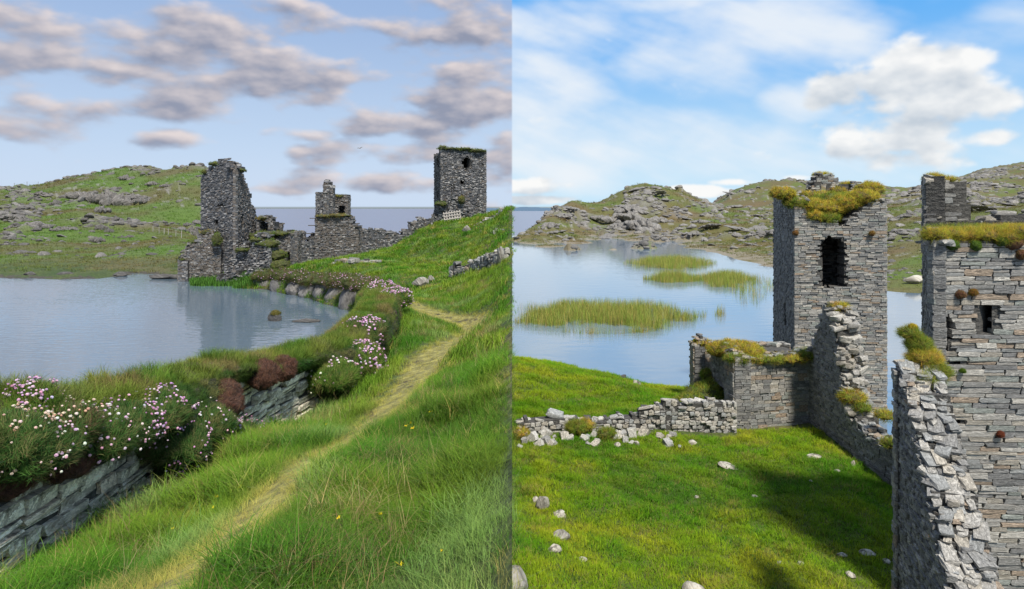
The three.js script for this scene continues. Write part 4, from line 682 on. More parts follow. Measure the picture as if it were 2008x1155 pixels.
{ // reedy shallows at the castle foot
  const r = rnd(401), L = []; for (let k = 0; k < 900; k++) { const px = mix(375, 520, r()), d = mix(50.2, 54.5, r()) - (px > 460 ? 1.5 : 0), x = X(px, d); L.push({ p: new THREE.Vector3(x, Math.max(LAKE_L, landL.y(x, -d)) - 0.02, -d), q: new THREE.Quaternion().setFromAxisAngle(UP, r() * 6), s: new THREE.Vector3(1.1, 1.2 + r() * 0.8, 1.1), c: vary([0.07, 0.17, 0.025], r) }); }
  copies(LEAF.far, L, 'sedge', 'bright green sedge in the shallows at the castle foot', 'sedge');
}
// crags on the hill across the rippled lake
[[160, 380, 10, 5], [185, 388, 12, 7], [212, 392, 12, 9], [236, 396, 11, 8], [200, 408, 8, 4], [262, 384, 9, 4], [280, 392, 8, 4.5], [250, 345, 10, 3.5], [300, 356, 9, 2.5], [325, 360, 7, 2.2], [110, 395, 6, 3], [80, 378, 9, 2.2], [45, 428, 8, 2.4], [80, 440, 10, 2.4], [20, 422, 9, 2.2], [120, 446, 8, 2.0], [200, 444, 5, 2.4], [215, 450, 4, 2], [190, 468, 5, 2.2], [255, 460, 4, 1.3], [238, 461, 3.5, 1.2], [375, 450, 6, 3], [368, 436, 5, 1.5], [385, 458, 4, 3]].forEach(([px, py, w, h], i) => {
  const near = py > 420, where = i < 5 ? 'in the crag below the hill top' : i < 7 ? 'right of the hill crag' : i < 10 ? 'on the hill top' : i < 12 ? 'on the left ridge of the hill' : i < 16 ? 'in the left rocky band' : i < 21 ? 'low on the hill above the pasture' : i < 24 ? 'beside the tower foot on the hill' : 'in the pasture by the far shore';
  const which = ['leftmost', 'second from the left', 'tallest', 'rightmost', 'lowest', 'upper', 'lower', 'highest', 'middle', 'right-hand', 'right-hand', 'left-hand', 'second from the left', 'third from the left', 'leftmost', 'rightmost', 'upper', 'middle', 'left lower', 'right', 'small middle', 'middle', 'upper', 'lower', 'left', 'middle', 'right'][i];
  rock('rock_outcrop', `grey rock outcrop ${where}, the ${which} one`, landL, px, py + 6, [w * (i < 7 ? 0.8 : 0.42), h * (i < 7 ? 0.95 : 1.2), w * 0.42], 'crag', { seed: 50 + i % 9, dMin: 70, dMax: 260, yaw: i * 1.3, sink: 0.38, group: 'outcrops on the hill across the rippled lake' });
});

// loose stones and small ledges over both hillsides
function scree(land, name, label, pxA, pxB, dA, dB, n, mask, size, mat, seed) {
  const r = rnd(seed), M = new THREE.Matrix4(), q = new THREE.Quaternion(), e = new THREE.Euler(), c = new THREE.Color(), L = [];
  for (let k = 0; k < n * 12 && L.length < n; k++) {
    const d = dA * Math.pow(dB / dA, r()), x = X(mix(pxA, pxB, r()), d), y = land.y(x, -d), m = mask(x, -d); if (y < (land === landL ? LAKE_L : LAKE_R) + 0.3 || r() > m + 0.04) continue;
    const z = size(d) * (0.35 + 1.1 * r() * r()); e.set((r() - 0.5) * 0.6, r() * 6, (r() - 0.5) * 0.6); L.push([x, y - z * 0.05, -d, z, 0.35 + 0.4 * r(), q.setFromEuler(e).clone(), 0.7 + 0.6 * r()]);
  }
  const m = new THREE.InstancedMesh(rockGeo(5, 2), rockMats[mat], L.length);
  L.forEach(([x, y, z, s, f, w, t], i) => { M.compose(new THREE.Vector3(x, y, z), w, new THREE.Vector3(s, s * f, s * 0.8)); m.setMatrixAt(i, M); m.setColorAt(i, c.setRGB(t, t, t)); });
  put(m, name, label, 'stones', { kind: 'stuff' });
}
scree(landL, 'hill_scree', 'scattered grey stones on the hillside across the rippled lake', -40, 480, 72, 235, 1500, (x, z) => rockL(x, z), (d) => 0.35 + d * 0.0045, 'crag', 701);
scree(landR, 'hill_scree', 'scattered pale stones on the hills behind the calm lake', 1010, 2020, 84, 540, 3200, (x, z) => rockR(x, z), (d) => 0.4 + d * 0.0048, 'slab', 702);

// ---------------------------------------------------------------- the castle on the left (far enough that its stones merge)
const ringWalls = (r, [FL, FR, BR, BL], y0, tops, o = {}) => {
  const cs = [FL, FR, BR, BL], half = cs.map((c, i) => { const a = cs[(i + 3) % 4], b = cs[(i + 1) % 4], u = new THREE.Vector2(a[0] - c[0], a[1] - c[1]), v = new THREE.Vector2(b[0] - c[0], b[1] - c[1]); return 1 / Math.tan(Math.acos(clamp(u.dot(v) / u.length() / v.length(), -1, 1)) / 2); });
  ['front', 'right', 'back', 'left'].forEach((k, i) => { const t = (o[k]?.thick ?? o.thick ?? 0.7); o[k] = { ...o[k], m0: Math.max(0.05, half[i] * t), m1: Math.max(0.05, half[(i + 1) % 4] * t) }; });
  const { front, right, back, left, ...b } = o;
  r.wall({ pts: [FL, FR], y0, top: tops.front, ...b, ...front, seed: 1 }); r.wall({ pts: [FR, BR], y0, top: tops.right, ...b, ...right, seed: 2 });
  r.wall({ pts: [BR, BL], y0, top: tops.back, ...b, ...back, seed: 3 }); r.wall({ pts: [BL, FL], y0, top: tops.left, ...b, ...left, seed: 4 });
};
function slabIn(r, quad, y, th, name, mat) { const s = new THREE.Shape(quad.map(([x, z]) => new THREE.Vector2(x - r.o.x, -(z - r.o.z)))), g = new THREE.ExtrudeGeometry(s, { depth: th, bevelEnabled: false }); g.rotateX(-Math.PI / 2); const m = part(g, mat, name, r.g); m.position.y = y - r.o.y; return m; }  // inner slab; those under the tops are added to keep openings dark
const OC = { ch: [0.07, 0.15], len: [0.12, 0.36], thick: 0.8, rag: 0.12, dep: 0.24, proud: 0.09, tilt: 0.08 };
const oldTone = (k) => (s, h, r) => (r() < k ? 5 : r() < 0.5 ? [0, 1, 4][Math.floor(r() * 3)] : Math.floor(r() * 7));
const brownTone = (s, h, r) => (r() < 0.1 ? 5 : [2, 3, 6, 0, 6][Math.floor(r() * 5)]);
const farTurf = (r, list) => list.forEach(([px, py, d, rx, ry, rz, n, warm]) => clump(r.g, { pos: [X(px, d) - r.o.x, Y(py, d) - r.o.y, -d - r.o.z], rad: [rx, ry * 0.75, rz], base: [0.10, 0.11, 0.035], leaves: warm ? [[0.20, 0.20, 0.05], [0.24, 0.18, 0.06]] : [[0.11, 0.18, 0.03], [0.17, 0.19, 0.045]], leaf: LEAF.far, n: n * 0.8, size: 0.5, name: 'turf_cap' }));
{
  const y0 = -6.4, r = new Ruin('ruined_tower', 'tall dark ruined tower with a jagged sloping top at the lake edge', 'tower', [-24.5, y0, -57], { set: 'old', far: true, seed: 11 });
  const H = (a) => lin(a.map(([s, y]) => [s, y - y0]));
  ringWalls(r, [[-26.3, -56], [-22.5, -54], [-22.7, -59], [-26.8, -60.8]], y0, { front: H([[0, 2.5], [0.7, 2.6], [0.75, 3.2], [1.3, 3.3], [1.4, 3.0], [2.1, 3.7], [2.6, 4.0], [3.4, 3.6], [4.3, 3.2]]), right: H([[0, 3.25], [1.2, 3.0], [2.4, 2.2], [3.0, 1.4], [3.8, 0.4], [5, -1.0]]), back: H([[0, -1], [2, 0.5], [4.5, 2]]), left: H([[0, 2.2], [5, 2.4]]) },
    { ...OC, front: { holes: [{ s0: 1.7, s1: 2.2, h0: 4.85, h1: 5.4 }, { s0: 2.0, s1: 3.0, h0: 6.3, h1: 6.6, rag: 0.3 }], tone: oldTone(0.05) }, right: { holes: [{ s0: 1.3, s1: 1.75, h0: 4.5, h1: 5.9 }], tone: brownTone, rag: 0.25 }, back: { cell: 0.5 }, left: { cell: 0.5 } });  // bluish dark front, warm brown right face: sun side put into the tones
  slabIn(r, [[-26, -56.4], [-22.9, -54.6], [-23, -58.6], [-26.4, -60.2]], 0.8, 0.4, 'added_shade_slab', coreOld);  // unseen slab, added so the windows stay dark inside
  farTurf(r, [[406, 338, 56.1, 0.35, 0.3, 0.5, 70], [428, 322, 55.5, 0.7, 0.26, 0.5, 100], [452, 322, 55.2, 0.5, 0.26, 0.5, 80, 1], [470, 334, 55.8, 0.35, 0.3, 0.8, 80]]);
  r.finish();
}
{
  const y0 = -6.6, d = 54, r = new Ruin('collapsed_wall', 'stepped brown collapsed wall running into the lake left of the tall tower', 'wall', [X(390, d), y0, -d], { set: 'old', far: true, seed: 12 });
  const pts = [[X(349, 53.4), -53.4], [X(432, 54.3), -54.3]], x0 = pts[0][0], h = (px, py) => [X(px, 54) - x0, Y(py, 54) - y0];
  r.wall({ pts, y0, top: lin([h(350, 514), h(357, 508), h(368, 498), h(369, 482), h(388, 474), h(396, 460), h(418, 452), h(430, 470)]), ...OC, thick: 1.6, rag: 0.16, tone: brownTone });
  r.wall({ pts: [[pts[0][0] - 0.02, -55], [pts[0][0], -53.4]], y0, top: () => Y(512, 54) - y0, ...OC, thick: 0.8 });
  farTurf(r, [[360, 508, 53.9, 0.5, 0.2, 0.5, 60], [385, 474, 54.3, 0.6, 0.2, 0.6, 60], [410, 456, 54.6, 0.6, 0.3, 0.6, 80, 1], [395, 470, 54.4, 0.4, 0.25, 0.4, 40], [425, 470, 53.8, 0.35, 0.7, 0.3, 80]]);
  r.finish();
}
{
  const y0 = -6.3, r = new Ruin('rubble_heap', 'mossy heap of fallen masonry at the foot of the tall tower', 'ruin', [X(490, 51.5), y0, -51.5], { set: 'old', far: true, seed: 13 });
  const A = [X(440, 52), -52], B = [X(528, 51.6), -51.6], h = (px, py) => [X(px, 51.8) - A[0], Y(py, 51.8) - y0];
  r.wall({ pts: [A, B], y0, top: lin([h(442, 530), h(455, 510), h(470, 492), h(485, 478), h(500, 470), h(515, 468), h(527, 480)]), ...OC, thick: 1.5, rag: 0.3, proud: 0.2, tone: oldTone(0.22) });
  r.wall({ pts: [[X(425, 51.2), -51.2], [X(535, 50.6), -50.6]], y0, top: lin([[0, 0.5], [1, 0.9], [2.2, 1.3], [3.4, 1.1], [4.3, 0.7]]), ...OC, thick: 1.2, rag: 0.3, proud: 0.3, tone: oldTone(0.2) });
  farTurf(r, [[522, 478, 52.4, 0.9, 0.5, 0.9, 160], [540, 500, 52.8, 0.8, 0.6, 0.9, 160], [548, 520, 52.4, 0.8, 0.6, 0.8, 140], [475, 490, 51.8, 0.5, 0.2, 0.5, 60], [505, 470, 52, 0.6, 0.25, 0.5, 70], [520, 460, 53.6, 0.7, 0.4, 0.8, 90]]);
  r.finish();
}
{
  const y0 = -6, d = 57.5, r = new Ruin('wall_fragment', 'rounded wall fragment with a hollow, right of the tall tower', 'ruin', [X(523, d), y0, -d], { set: 'old', far: true, seed: 14 }), A = [X(504, d), -d], h = (px, py) => [X(px, d) - A[0], Y(py, d) - y0];
  r.wall({ pts: [A, [X(542, d), -d]], y0, top: lin([h(505, 432), h(513, 426), h(522, 423), h(531, 430), h(537, 440), h(541, 458)]), ...OC, thick: 1.2, rag: 0.1, holes: [{ s0: 0.15, s1: 0.95, h0: Y(458, d) - y0, h1: Y(434, d) - y0, rag: 0.15, arch: 0.4 }], tone: brownTone });
  r.wall({ pts: [[A[0], -d - 1.3], [X(542, d), -d - 1.3]], y0, top: () => Y(440, d) - y0, ...OC, thick: 0.4, cell: 0.5 });
  farTurf(r, [[516, 428, 57.9, 0.6, 0.22, 0.6, 60, 1], [508, 462, 57.2, 0.8, 0.3, 0.5, 80]]); r.finish();
}
{
  const y0 = -6, d = 54.8, r = new Ruin('gate_block', 'turf-topped masonry block with a small dark archway', 'ruin', [X(565, d), y0, -d], { set: 'old', far: true, seed: 15 }), A = [X(541, d), -d], B = [X(583, d), -d], h = (px, py) => [X(px, d) - A[0], Y(py, d) - y0];
  r.wall({ pts: [A, B], y0, top: lin([h(541, 470), h(548, 460), h(565, 456), h(582, 458)]), ...OC, thick: 0.9, holes: [{ s0: X(562, d) - A[0], s1: X(576, d) - A[0], h0: Y(522, d) - y0, h1: Y(493, d) - y0, arch: 0.3 }], tone: brownTone });
  r.wall({ pts: [[A[0], -d - 1.8], [B[0], -d - 1.8]], y0, top: () => Y(459, d) - y0, ...OC, thick: 0.5, cell: 0.5 }); r.wall({ pts: [B, [B[0] - 0.1, -d - 2]], y0, top: () => Y(459, d) - y0, ...OC, thick: 0.6 });
  slabIn(r, [[A[0], -d - 0.4], [B[0] - 0.3, -d - 0.4], [B[0] - 0.3, -d - 1.9], [A[0], -d - 1.9]], Y(462, d) - 0.2, 0.2, 'added_shade_slab', coreOld);
  farTurf(r, [[552, 458, 55.4, 0.9, 0.26, 0.9, 90], [573, 456, 55.6, 0.7, 0.2, 0.9, 80], [530, 466, 55.4, 0.9, 0.35, 0.8, 90]]); r.finish();
}
{
  const r = new Ruin('curtain_wall', 'long ragged curtain wall climbing from the archway to the square tower', 'wall', [X(720, 58), -6, -58], { set: 'old', far: true, seed: 16 }), y0 = -6.4;
  const line = [[580, 55.6, 468], [592, 56, 474], [602, 56.4, 478], [612, 56.6, 466], [625, 57, 455], [700, 57.6, 448], [712, 57.8, 452], [730, 58, 450], [750, 58.3, 452], [768, 58.6, 457], [785, 59, 459], [798, 59.2, 453], [806, 59.5, 446], [815, 59.7, 437], [824, 59.8, 427], [833, 60, 433], [842, 60.3, 438], [856, 60.8, 428]], pts = line.map(([px, d]) => [X(px, d), -d]), tp = []; let s = 0;
  line.forEach(([px, d, py], i) => { if (i) s += Math.hypot(pts[i][0] - pts[i - 1][0], pts[i][1] - pts[i - 1][1]); tp.push([s, Y(py, d) - y0]); });
  r.wall({ pts, y0, top: lin(tp), ...OC, rag: 0.13, thick: 1.0, tone: oldTone(0.1), holes: [{ s0: 3.95, s1: 4.2, h0: 2.2, h1: 3.6 }] }); r.finish();
}
{
  const y0 = -6, d = 56.6, r = new Ruin('ruined_turret', 'broken turret with a chimney stump rising in the middle of the curtain wall', 'tower', [X(655, d), y0, -d], { set: 'old', far: true, seed: 17 }), A = [X(618, d), -d], h = (px, py) => [X(px, d) - A[0], Y(py, d) - y0];
  r.wall({ pts: [A, [X(702, d), -d]], y0, top: lin([h(618, 424), h(680, 424), h(684, 430), h(690, 440), h(700, 449)]), ...OC, thick: 1.8, tone: brownTone, rag: 0.1 });
  r.wall({ pts: [[X(619, d + 0.3), -d - 0.3], [X(645, d + 0.3), -d - 0.3]], y0: -1, top: () => Y(379, d) + 1, ...OC, thick: 0.9, rag: 0.06, tone: oldTone(0.02) });
  r.wall({ pts: [[X(645, d + 0.3), -d - 0.3], [X(646, d + 1.2), -d - 1.2]], y0: -1, top: () => Y(379, d) + 1, ...OC, thick: 0.5, rag: 0.06 });
  r.wall({ pts: [[X(634, d + 0.6), -d - 0.6], [X(652, d + 0.6), -d - 0.6]], y0: -1, top: lin([[0, 2.9], [0.25, 3.3], [0.5, 3.1], [0.8, 2.8]]), ...OC, thick: 0.8, rag: 0.12 });
  r.wall({ pts: [[X(649, 58.2), -58.2], [X(681, 58.2), -58.2]], y0: -1.2, top: () => Y(384, 58.2) + 1.2, ...OC, thick: 1.2, rag: 0.06, holes: [{ s0: 0.65, s1: 1.2, h0: 0.3, h1: 1.35, rag: 0.1 }], tone: brownTone });
  r.wall({ pts: [[X(649, 59.6), -59.6], [X(681, 59.6), -59.6]], y0: -1.2, top: () => 1.8, ...OC, thick: 0.3, cell: 0.5 });
  for (const [px, py, l] of [[614, 428, 0.5], [612, 442, 0.6], [608, 458, 0.6], [702, 444, 0.5]]) r.stone(new THREE.Vector3(X(px, d), Y(py, d), -d), new THREE.Vector3(l, 0.07, 0.3), new THREE.Quaternion(), CHIPS[1], 3);
  farTurf(r, [[640, 424, 56.9, 0.9, 0.16, 0.6, 90, 1], [665, 423, 56.9, 0.9, 0.18, 0.6, 90, 1], [668, 385, 58.6, 0.6, 0.16, 0.5, 50, 1]]); r.finish();
}
{
  const y0 = -2.6, r = new Ruin('square_tower', 'squat square tower with two dark holes on the grassy hill crest', 'tower', [-5, y0, -62], { set: 'old', far: true, seed: 18 }), c = (y) => () => y - y0;
  ringWalls(r, [[X(864, 60), -60], [X(954, 60.6), -60.6], [-3.0, -65], [X(851, 63.4), -63.4]], y0, { front: lin([[0, 5.4 - y0], [2, 5.25 - y0], [4.2, 5.15 - y0]]), right: c(5.0), back: c(5.0), left: lin([[0, 4.9 - y0], [2.6, 4.8 - y0], [2.7, 5.3 - y0], [3.6, 5.3 - y0]]) },
    { ...OC, rag: 0.07, front: { tone: oldTone(0.12), holes: [{ s0: 1.95, s1: 2.75, h0: 6.1, h1: 7.15, rag: 0.25, arch: 0.3 }, { s0: 1.75, s1: 2.15, h0: 4.65, h1: 5.0, rag: 0.15 }, { s0: 0.92, s1: 1.03, h0: 3.95, h1: 4.65 }, { s0: 1.12, s1: 1.24, h0: 3.95, h1: 4.65 }, { s0: 3.75, s1: 4.0, h0: 6.4, h1: 6.6, rag: 0.1 }] }, left: { tone: oldTone(0.03), holes: [{ s0: 1.6, s1: 2.6, h0: 6.3, h1: 7.2, rag: 0.2 }, { s0: 1.8, s1: 2.5, h0: 3.4, h1: 4.2, rag: 0.2 }] }, back: { cell: 0.5 }, right: { cell: 0.5 } });
  slabIn(r, [[-6.2, -60.5], [-2.6, -61], [-3.3, -64.6], [-7.1, -63]], 4.5, 0.4, 'added_shade_slab', coreOld); slabIn(r, [[-6.2, -60.5], [-2.6, -61], [-3.3, -64.6], [-7.1, -63]], 1.6, 0.3, 'added_shade_slab', coreOld);
  const A = [X(846, 59.2), -59.2], h = (px, py) => [X(px, 59.2) - A[0], Y(py, 59.2) + 4];
  r.wall({ pts: [A, [X(925, 58.8), -58.8]], y0: -4, top: lin([h(846, 428), h(856, 414), h(868, 402), h(880, 388), h(890, 380), h(902, 384), h(912, 402), h(925, 416)]), ...OC, rag: 0.22, proud: 0.2, thick: 1.2, tone: oldTone(0.2) });
  farTurf(r, [[880, 292, 60.4, 1.0, 0.14, 0.5, 90], [905, 293, 60.5, 1.0, 0.16, 0.5, 90], [935, 296, 60.6, 0.8, 0.2, 0.5, 90], [868, 289, 60.3, 0.3, 0.2, 0.4, 30], [864, 400, 58.9, 0.5, 0.25, 0.4, 50], [905, 392, 58.8, 0.3, 0.5, 0.3, 40, 1]]); r.finish();
}
// wooden hurdle leaning at the foot of the square tower
{
  const d = 57.6, g = put(new THREE.Group(), 'wooden_hurdle', 'small weathered wooden hurdle leaning below the square tower', 'hurdle'); g.position.set(X(888, d), Y(432, d), -d); g.rotation.set(-0.25, 0, 0.16);
  const m = new THREE.MeshStandardMaterial({ name: 'grey wood', color: RGB(0.36, 0.33, 0.30), roughness: 0.95 }), bar = (n, w, h, x, y) => { const b = part(new THREE.BoxGeometry(w, h, 0.05), m, n, g); b.position.set(x, y, n === 'rail' ? 0.05 : 0); };
  bar('rail', 1.5, 0.09, 0, 0.15); bar('rail', 1.5, 0.09, 0, 0.68); bar('rail', 1.5, 0.07, 0, 0.42); for (let i = 0; i < 7; i++) bar('slat', 0.09, 0.84, -0.7 + i * 0.233, 0.4);
}
// field walls on the left slope
function fieldWall(name, label, pxs, h, o, opts) {
  const pts = pxs.map(([px, py]) => { const d = py > 60 ? groundAt(landL, px, py, 18, 60) : py; return [X(px, d), -d]; }), L = []; let s = 0;
  pts.forEach((p, i) => { if (i) s += Math.hypot(p[0] - pts[i - 1][0], p[1] - pts[i - 1][1]); L.push([s, landL.y(p[0], p[1]) - 0.05]); });
  const r = new Ruin(name, label, 'wall', [pts[0][0], L[0][1], pts[0][1]], { set: 'grey', ...opts }); r.wall({ pts, y0: lin(L), top: typeof h === 'function' ? h : () => h, thick: 0.5, rag: 0.1, ch: [0.14, 0.3], len: [0.2, 0.5], dep: 0.3, proud: 0.14, tilt: 0.3, geos: opts.far ? CHIPS : RUBBLE, cell: 0.15, crestSize: [0.2, 0.42], ...o }); return r.finish();
}
fieldWall('field_wall', 'low lichened field wall slanting up to the right on the slope', [[880, 545], [920, 537], [945, 530], [962, 525], [976, 521]], 0.52, {}, { seed: 21 });
fieldWall('field_wall', 'rubble line of an old wall high on the right slope', [[925, 446], [950, 436], [970, 428], [986, 420]], 0.22, { rag: 0.15, ch: [0.12, 0.2] }, { seed: 22, far: true });
fieldWall('rubble_strip', 'strip of loose pale rubble below the curtain wall', [[650, 520], [690, 519], [720, 517], [748, 516]], 0.22, { rag: 0.12, ch: [0.12, 0.22] }, { seed: 23, far: true });
fieldWall('rubble_strip', 'small patch of grey rubble in the grass at the upper right slope', [[965, 460], [985, 456]], 0.15, { rag: 0.12, ch: [0.1, 0.2] }, { seed: 24, far: true });
rock('standing_slab', 'upright dark slab at the right end of the low field wall', landL, 981, 518, [0.3, 0.8, 0.3], 'grey', { seed: 9, dMin: 18, dMax: 60, sink: 0.1 });
rock('boulder', 'grey rock on the slope under the old wall line', landL, 915, 455, [0.8, 0.7, 0.6], 'grey', { seed: 12, dMin: 30, dMax: 60 });
// fences far off
const postMat = new THREE.MeshStandardMaterial({ name: 'fence post', color: RGB(0.2, 0.18, 0.16), roughness: 1 }), paleMat = new THREE.MeshStandardMaterial({ name: 'pale fence post', color: RGB(0.34, 0.32, 0.29), roughness: 1 });
function fence(label, list, h, mat) {
  const b = list.map(([px, py]) => { const d = groundAt(landL, px, py, 64, 260); return new THREE.Vector3(X(px, d), landL.y(X(px, d), -d), -d); }), g = put(new THREE.Group(), 'wire_fence', label, 'fence'); g.position.copy(b[0]);
  b.forEach((p, i) => { const m = part(new THREE.CylinderGeometry(0.05, 0.055, h + 0.4, 6), mat, 'post', g); m.position.copy(p).sub(b[0]); m.position.y += h / 2 - 0.2; if (i) for (const k of [0.5, 0.9]) { const a = b[i - 1].clone().sub(b[0]), c = p.clone().sub(b[0]), w = part(new THREE.CylinderGeometry(0.012, 0.012, a.distanceTo(c), 4), mat, 'wire', g); a.y += h * k; c.y += h * k; w.position.copy(a).lerp(c, 0.5); w.quaternion.setFromUnitVectors(UP, c.sub(a).normalize()); } });
}
fence('dark fence posts on the skyline of the left hill', [[28, 371], [41, 370], [53, 367], [75, 366]], 1.5, postMat);
fence('pale fence posts crossing the pasture left of the tall tower', [[300, 456], [312, 458], [322, 460], [330, 461], [345, 464], [356, 467]], 1.1, paleMat);
// a gull far above the curtain wall
{
  const s = new THREE.Shape([[-0.6, 0.16], [-0.3, 0.22], [0, 0.02], [0.3, 0.22], [0.6, 0.16], [0.3, 0.12], [0, -0.08], [-0.3, 0.12]].map(([x, y]) => new THREE.Vector2(x, y)));
  const m = put(new THREE.Mesh(new THREE.ExtrudeGeometry(s, { depth: 0.16, bevelSize: 0.02, bevelThickness: 0.02, bevelSegments: 1 }), postMat), 'bird', 'tiny dark bird flying above the broken turret', 'bird'); m.position.set(X(706, 150), Y(291, 150), -150); m.rotation.z = 0.2;
}
// ---------------------------------------------------------------- the castle on the right
const GC = { ch: [0.07, 0.17], len: [0.2, 0.72], thick: 0.8, rag: 0.08, dep: 0.22, proud: 0.05 };
const GOLD = [[0.50, 0.40, 0.045], [0.38, 0.37, 0.04], [0.54, 0.34, 0.07], [0.28, 0.33, 0.04]], MOSS = [[0.14, 0.23, 0.022], [0.23, 0.28, 0.035], [0.31, 0.27, 0.05]];
const turfOn = (r, list) => list.forEach(([px, py, d, rx, ry, rz, n, kind]) => clump(r.g, { pos: [X(px, d) - r.o.x, Y(py, d) - r.o.y, -d - r.o.z], rad: [rx, ry * 0.72, rz], base: kind === 1 ? [0.14, 0.15, 0.025] : [0.20, 0.15, 0.04], leaves: kind === 1 ? MOSS : GOLD, leaf: d < 20 ? LEAF.grass : LEAF.bold, n, size: d < 20 ? 0.7 : 0.75, name: 'turf_cap' }));
{ // tower by the lake
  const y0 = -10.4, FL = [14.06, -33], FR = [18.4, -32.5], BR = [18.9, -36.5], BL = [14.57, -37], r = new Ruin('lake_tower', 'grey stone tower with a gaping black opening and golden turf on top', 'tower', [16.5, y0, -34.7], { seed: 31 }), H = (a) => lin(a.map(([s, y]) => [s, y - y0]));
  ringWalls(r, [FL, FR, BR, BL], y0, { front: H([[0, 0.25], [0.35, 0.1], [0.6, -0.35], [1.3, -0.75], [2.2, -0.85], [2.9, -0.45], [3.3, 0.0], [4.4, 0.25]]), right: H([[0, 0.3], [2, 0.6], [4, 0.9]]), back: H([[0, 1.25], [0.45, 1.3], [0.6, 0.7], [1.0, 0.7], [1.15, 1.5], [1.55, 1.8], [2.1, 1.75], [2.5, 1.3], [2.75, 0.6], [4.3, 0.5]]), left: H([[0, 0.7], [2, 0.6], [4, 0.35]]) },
    { ...GC, front: { holes: [{ s0: 1.22, s1: 2.45, h0: 6.45, h1: 8.95, rag: 0.13, arch: 0.5 }], proud: 0.06, rag: 0.1 }, left: { holes: [{ s0: 2.2, s1: 2.5, h0: 4.2, h1: 5.4 }], tone: (s, h, q) => [3, 1, 3, 1, 0, 5][Math.floor(q() * 6)], len: [0.15, 0.4] }, right: { ch: [0.1, 0.2], len: [0.3, 0.8] }, back: { back: true, front: false, holes: [{ s0: 1.6, s1: 1.95, h0: 11.05, h1: 11.6 }] } });  // left face picks darker stones, so its shade is painted in
  const floor = [[14.7, -33.7], [17.8, -33.3], [18.2, -35.9], [15.1, -36.4]];
  slabIn(r, floor, -1.3, 0.5, 'added_shade_slab', coreMat); slabIn(r, floor, -4.6, 0.3, 'chamber_floor', coreMat);  // upper slab is added so the room behind the opening stays black
  turfOn(r, [[1535, 380, 33.6, 0.55, 0.4, 0.5, 300], [1560, 398, 33.4, 0.5, 0.4, 0.5, 300, 1], [1590, 405, 33.6, 0.7, 0.5, 0.7, 500], [1625, 408, 33.6, 0.8, 0.5, 0.7, 600], [1660, 398, 33.4, 0.7, 0.5, 0.7, 500], [1690, 388, 33.3, 0.7, 0.5, 0.8, 500], [1640, 392, 34.6, 1.3, 0.45, 1.2, 700, 1], [1600, 385, 35.6, 0.9, 0.35, 0.9, 300], [1705, 372, 35, 0.55, 0.5, 0.8, 350], [1660, 385, 35.4, 0.5, 0.3, 0.6, 150], [1612, 344, 36.6, 0.42, 0.14, 0.3, 200], [1662, 362, 36.4, 0.22, 0.12, 0.25, 90], [1640, 374, 36.0, 0.4, 0.25, 0.4, 120], [1625, 428, 33.0, 0.5, 0.35, 0.3, 250, 1], [1598, 424, 33.0, 0.35, 0.3, 0.3, 200]]);
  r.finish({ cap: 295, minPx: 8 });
}
{ // cross wall running towards us
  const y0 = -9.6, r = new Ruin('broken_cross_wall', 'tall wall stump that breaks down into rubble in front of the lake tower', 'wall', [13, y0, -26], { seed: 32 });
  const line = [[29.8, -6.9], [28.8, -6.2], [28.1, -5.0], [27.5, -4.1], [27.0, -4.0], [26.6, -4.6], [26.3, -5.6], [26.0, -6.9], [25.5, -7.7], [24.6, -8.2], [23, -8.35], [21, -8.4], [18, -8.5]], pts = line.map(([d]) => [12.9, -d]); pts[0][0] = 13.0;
  r.wall({ pts: [[12.95, -29.8], [12.9, -18]], y0, top: lin(line.map(([d, y]) => [29.8 - d, y - y0])), ...GC, thick: 0.85, rag: 0.1, len: [0.15, 0.5], crestSize: [0.16, 0.42], crestStep: 0.5, tone: (s, h, q) => [3, 1, 1, 0, 5, 3][Math.floor(q() * 6)], back: true, crestGeos: RUBBLE });  // darker stones carry the shade of the left face in their tone
  // the torn end, stone on stone
  const q = rnd(88), e = new THREE.Euler();
  for (let k = 0; k < 130; k++) { const t = q(), d = mix(27.1, 25.3, Math.pow(t, 0.7)), y = lin(line.map(([a, b]) => [-a, b]))(-d) - q() * 0.35; e.set((q() - 0.5) * 0.6, q() * 3, (q() - 0.5) * 0.6); const z = 0.16 + 0.26 * q(); r.stone(new THREE.Vector3(12.95 + q() * 0.8, y, -d + 0.06), new THREE.Vector3(z * 1.4, z * 0.55, z), new THREE.Quaternion().setFromEuler(e), RUBBLE[Math.floor(q() * 10)], [2, 4, 6, 0, 2][Math.floor(q() * 5)]); }
  turfOn(r, [[1645, 602, 27.2, 0.36, 0.16, 0.3, 130], [1672, 780, 25.6, 0.42, 0.3, 0.35, 220], [1690, 800, 25.2, 0.25, 0.2, 0.3, 90, 1], [1735, 815, 24.0, 0.3, 0.16, 0.3, 90], [1745, 870, 22.7, 0.2, 0.2, 0.3, 80, 1], [1660, 700, 26.4, 0.15, 0.15, 0.2, 40]]);
  r.finish({ cap: 290, minPx: 8 });
}
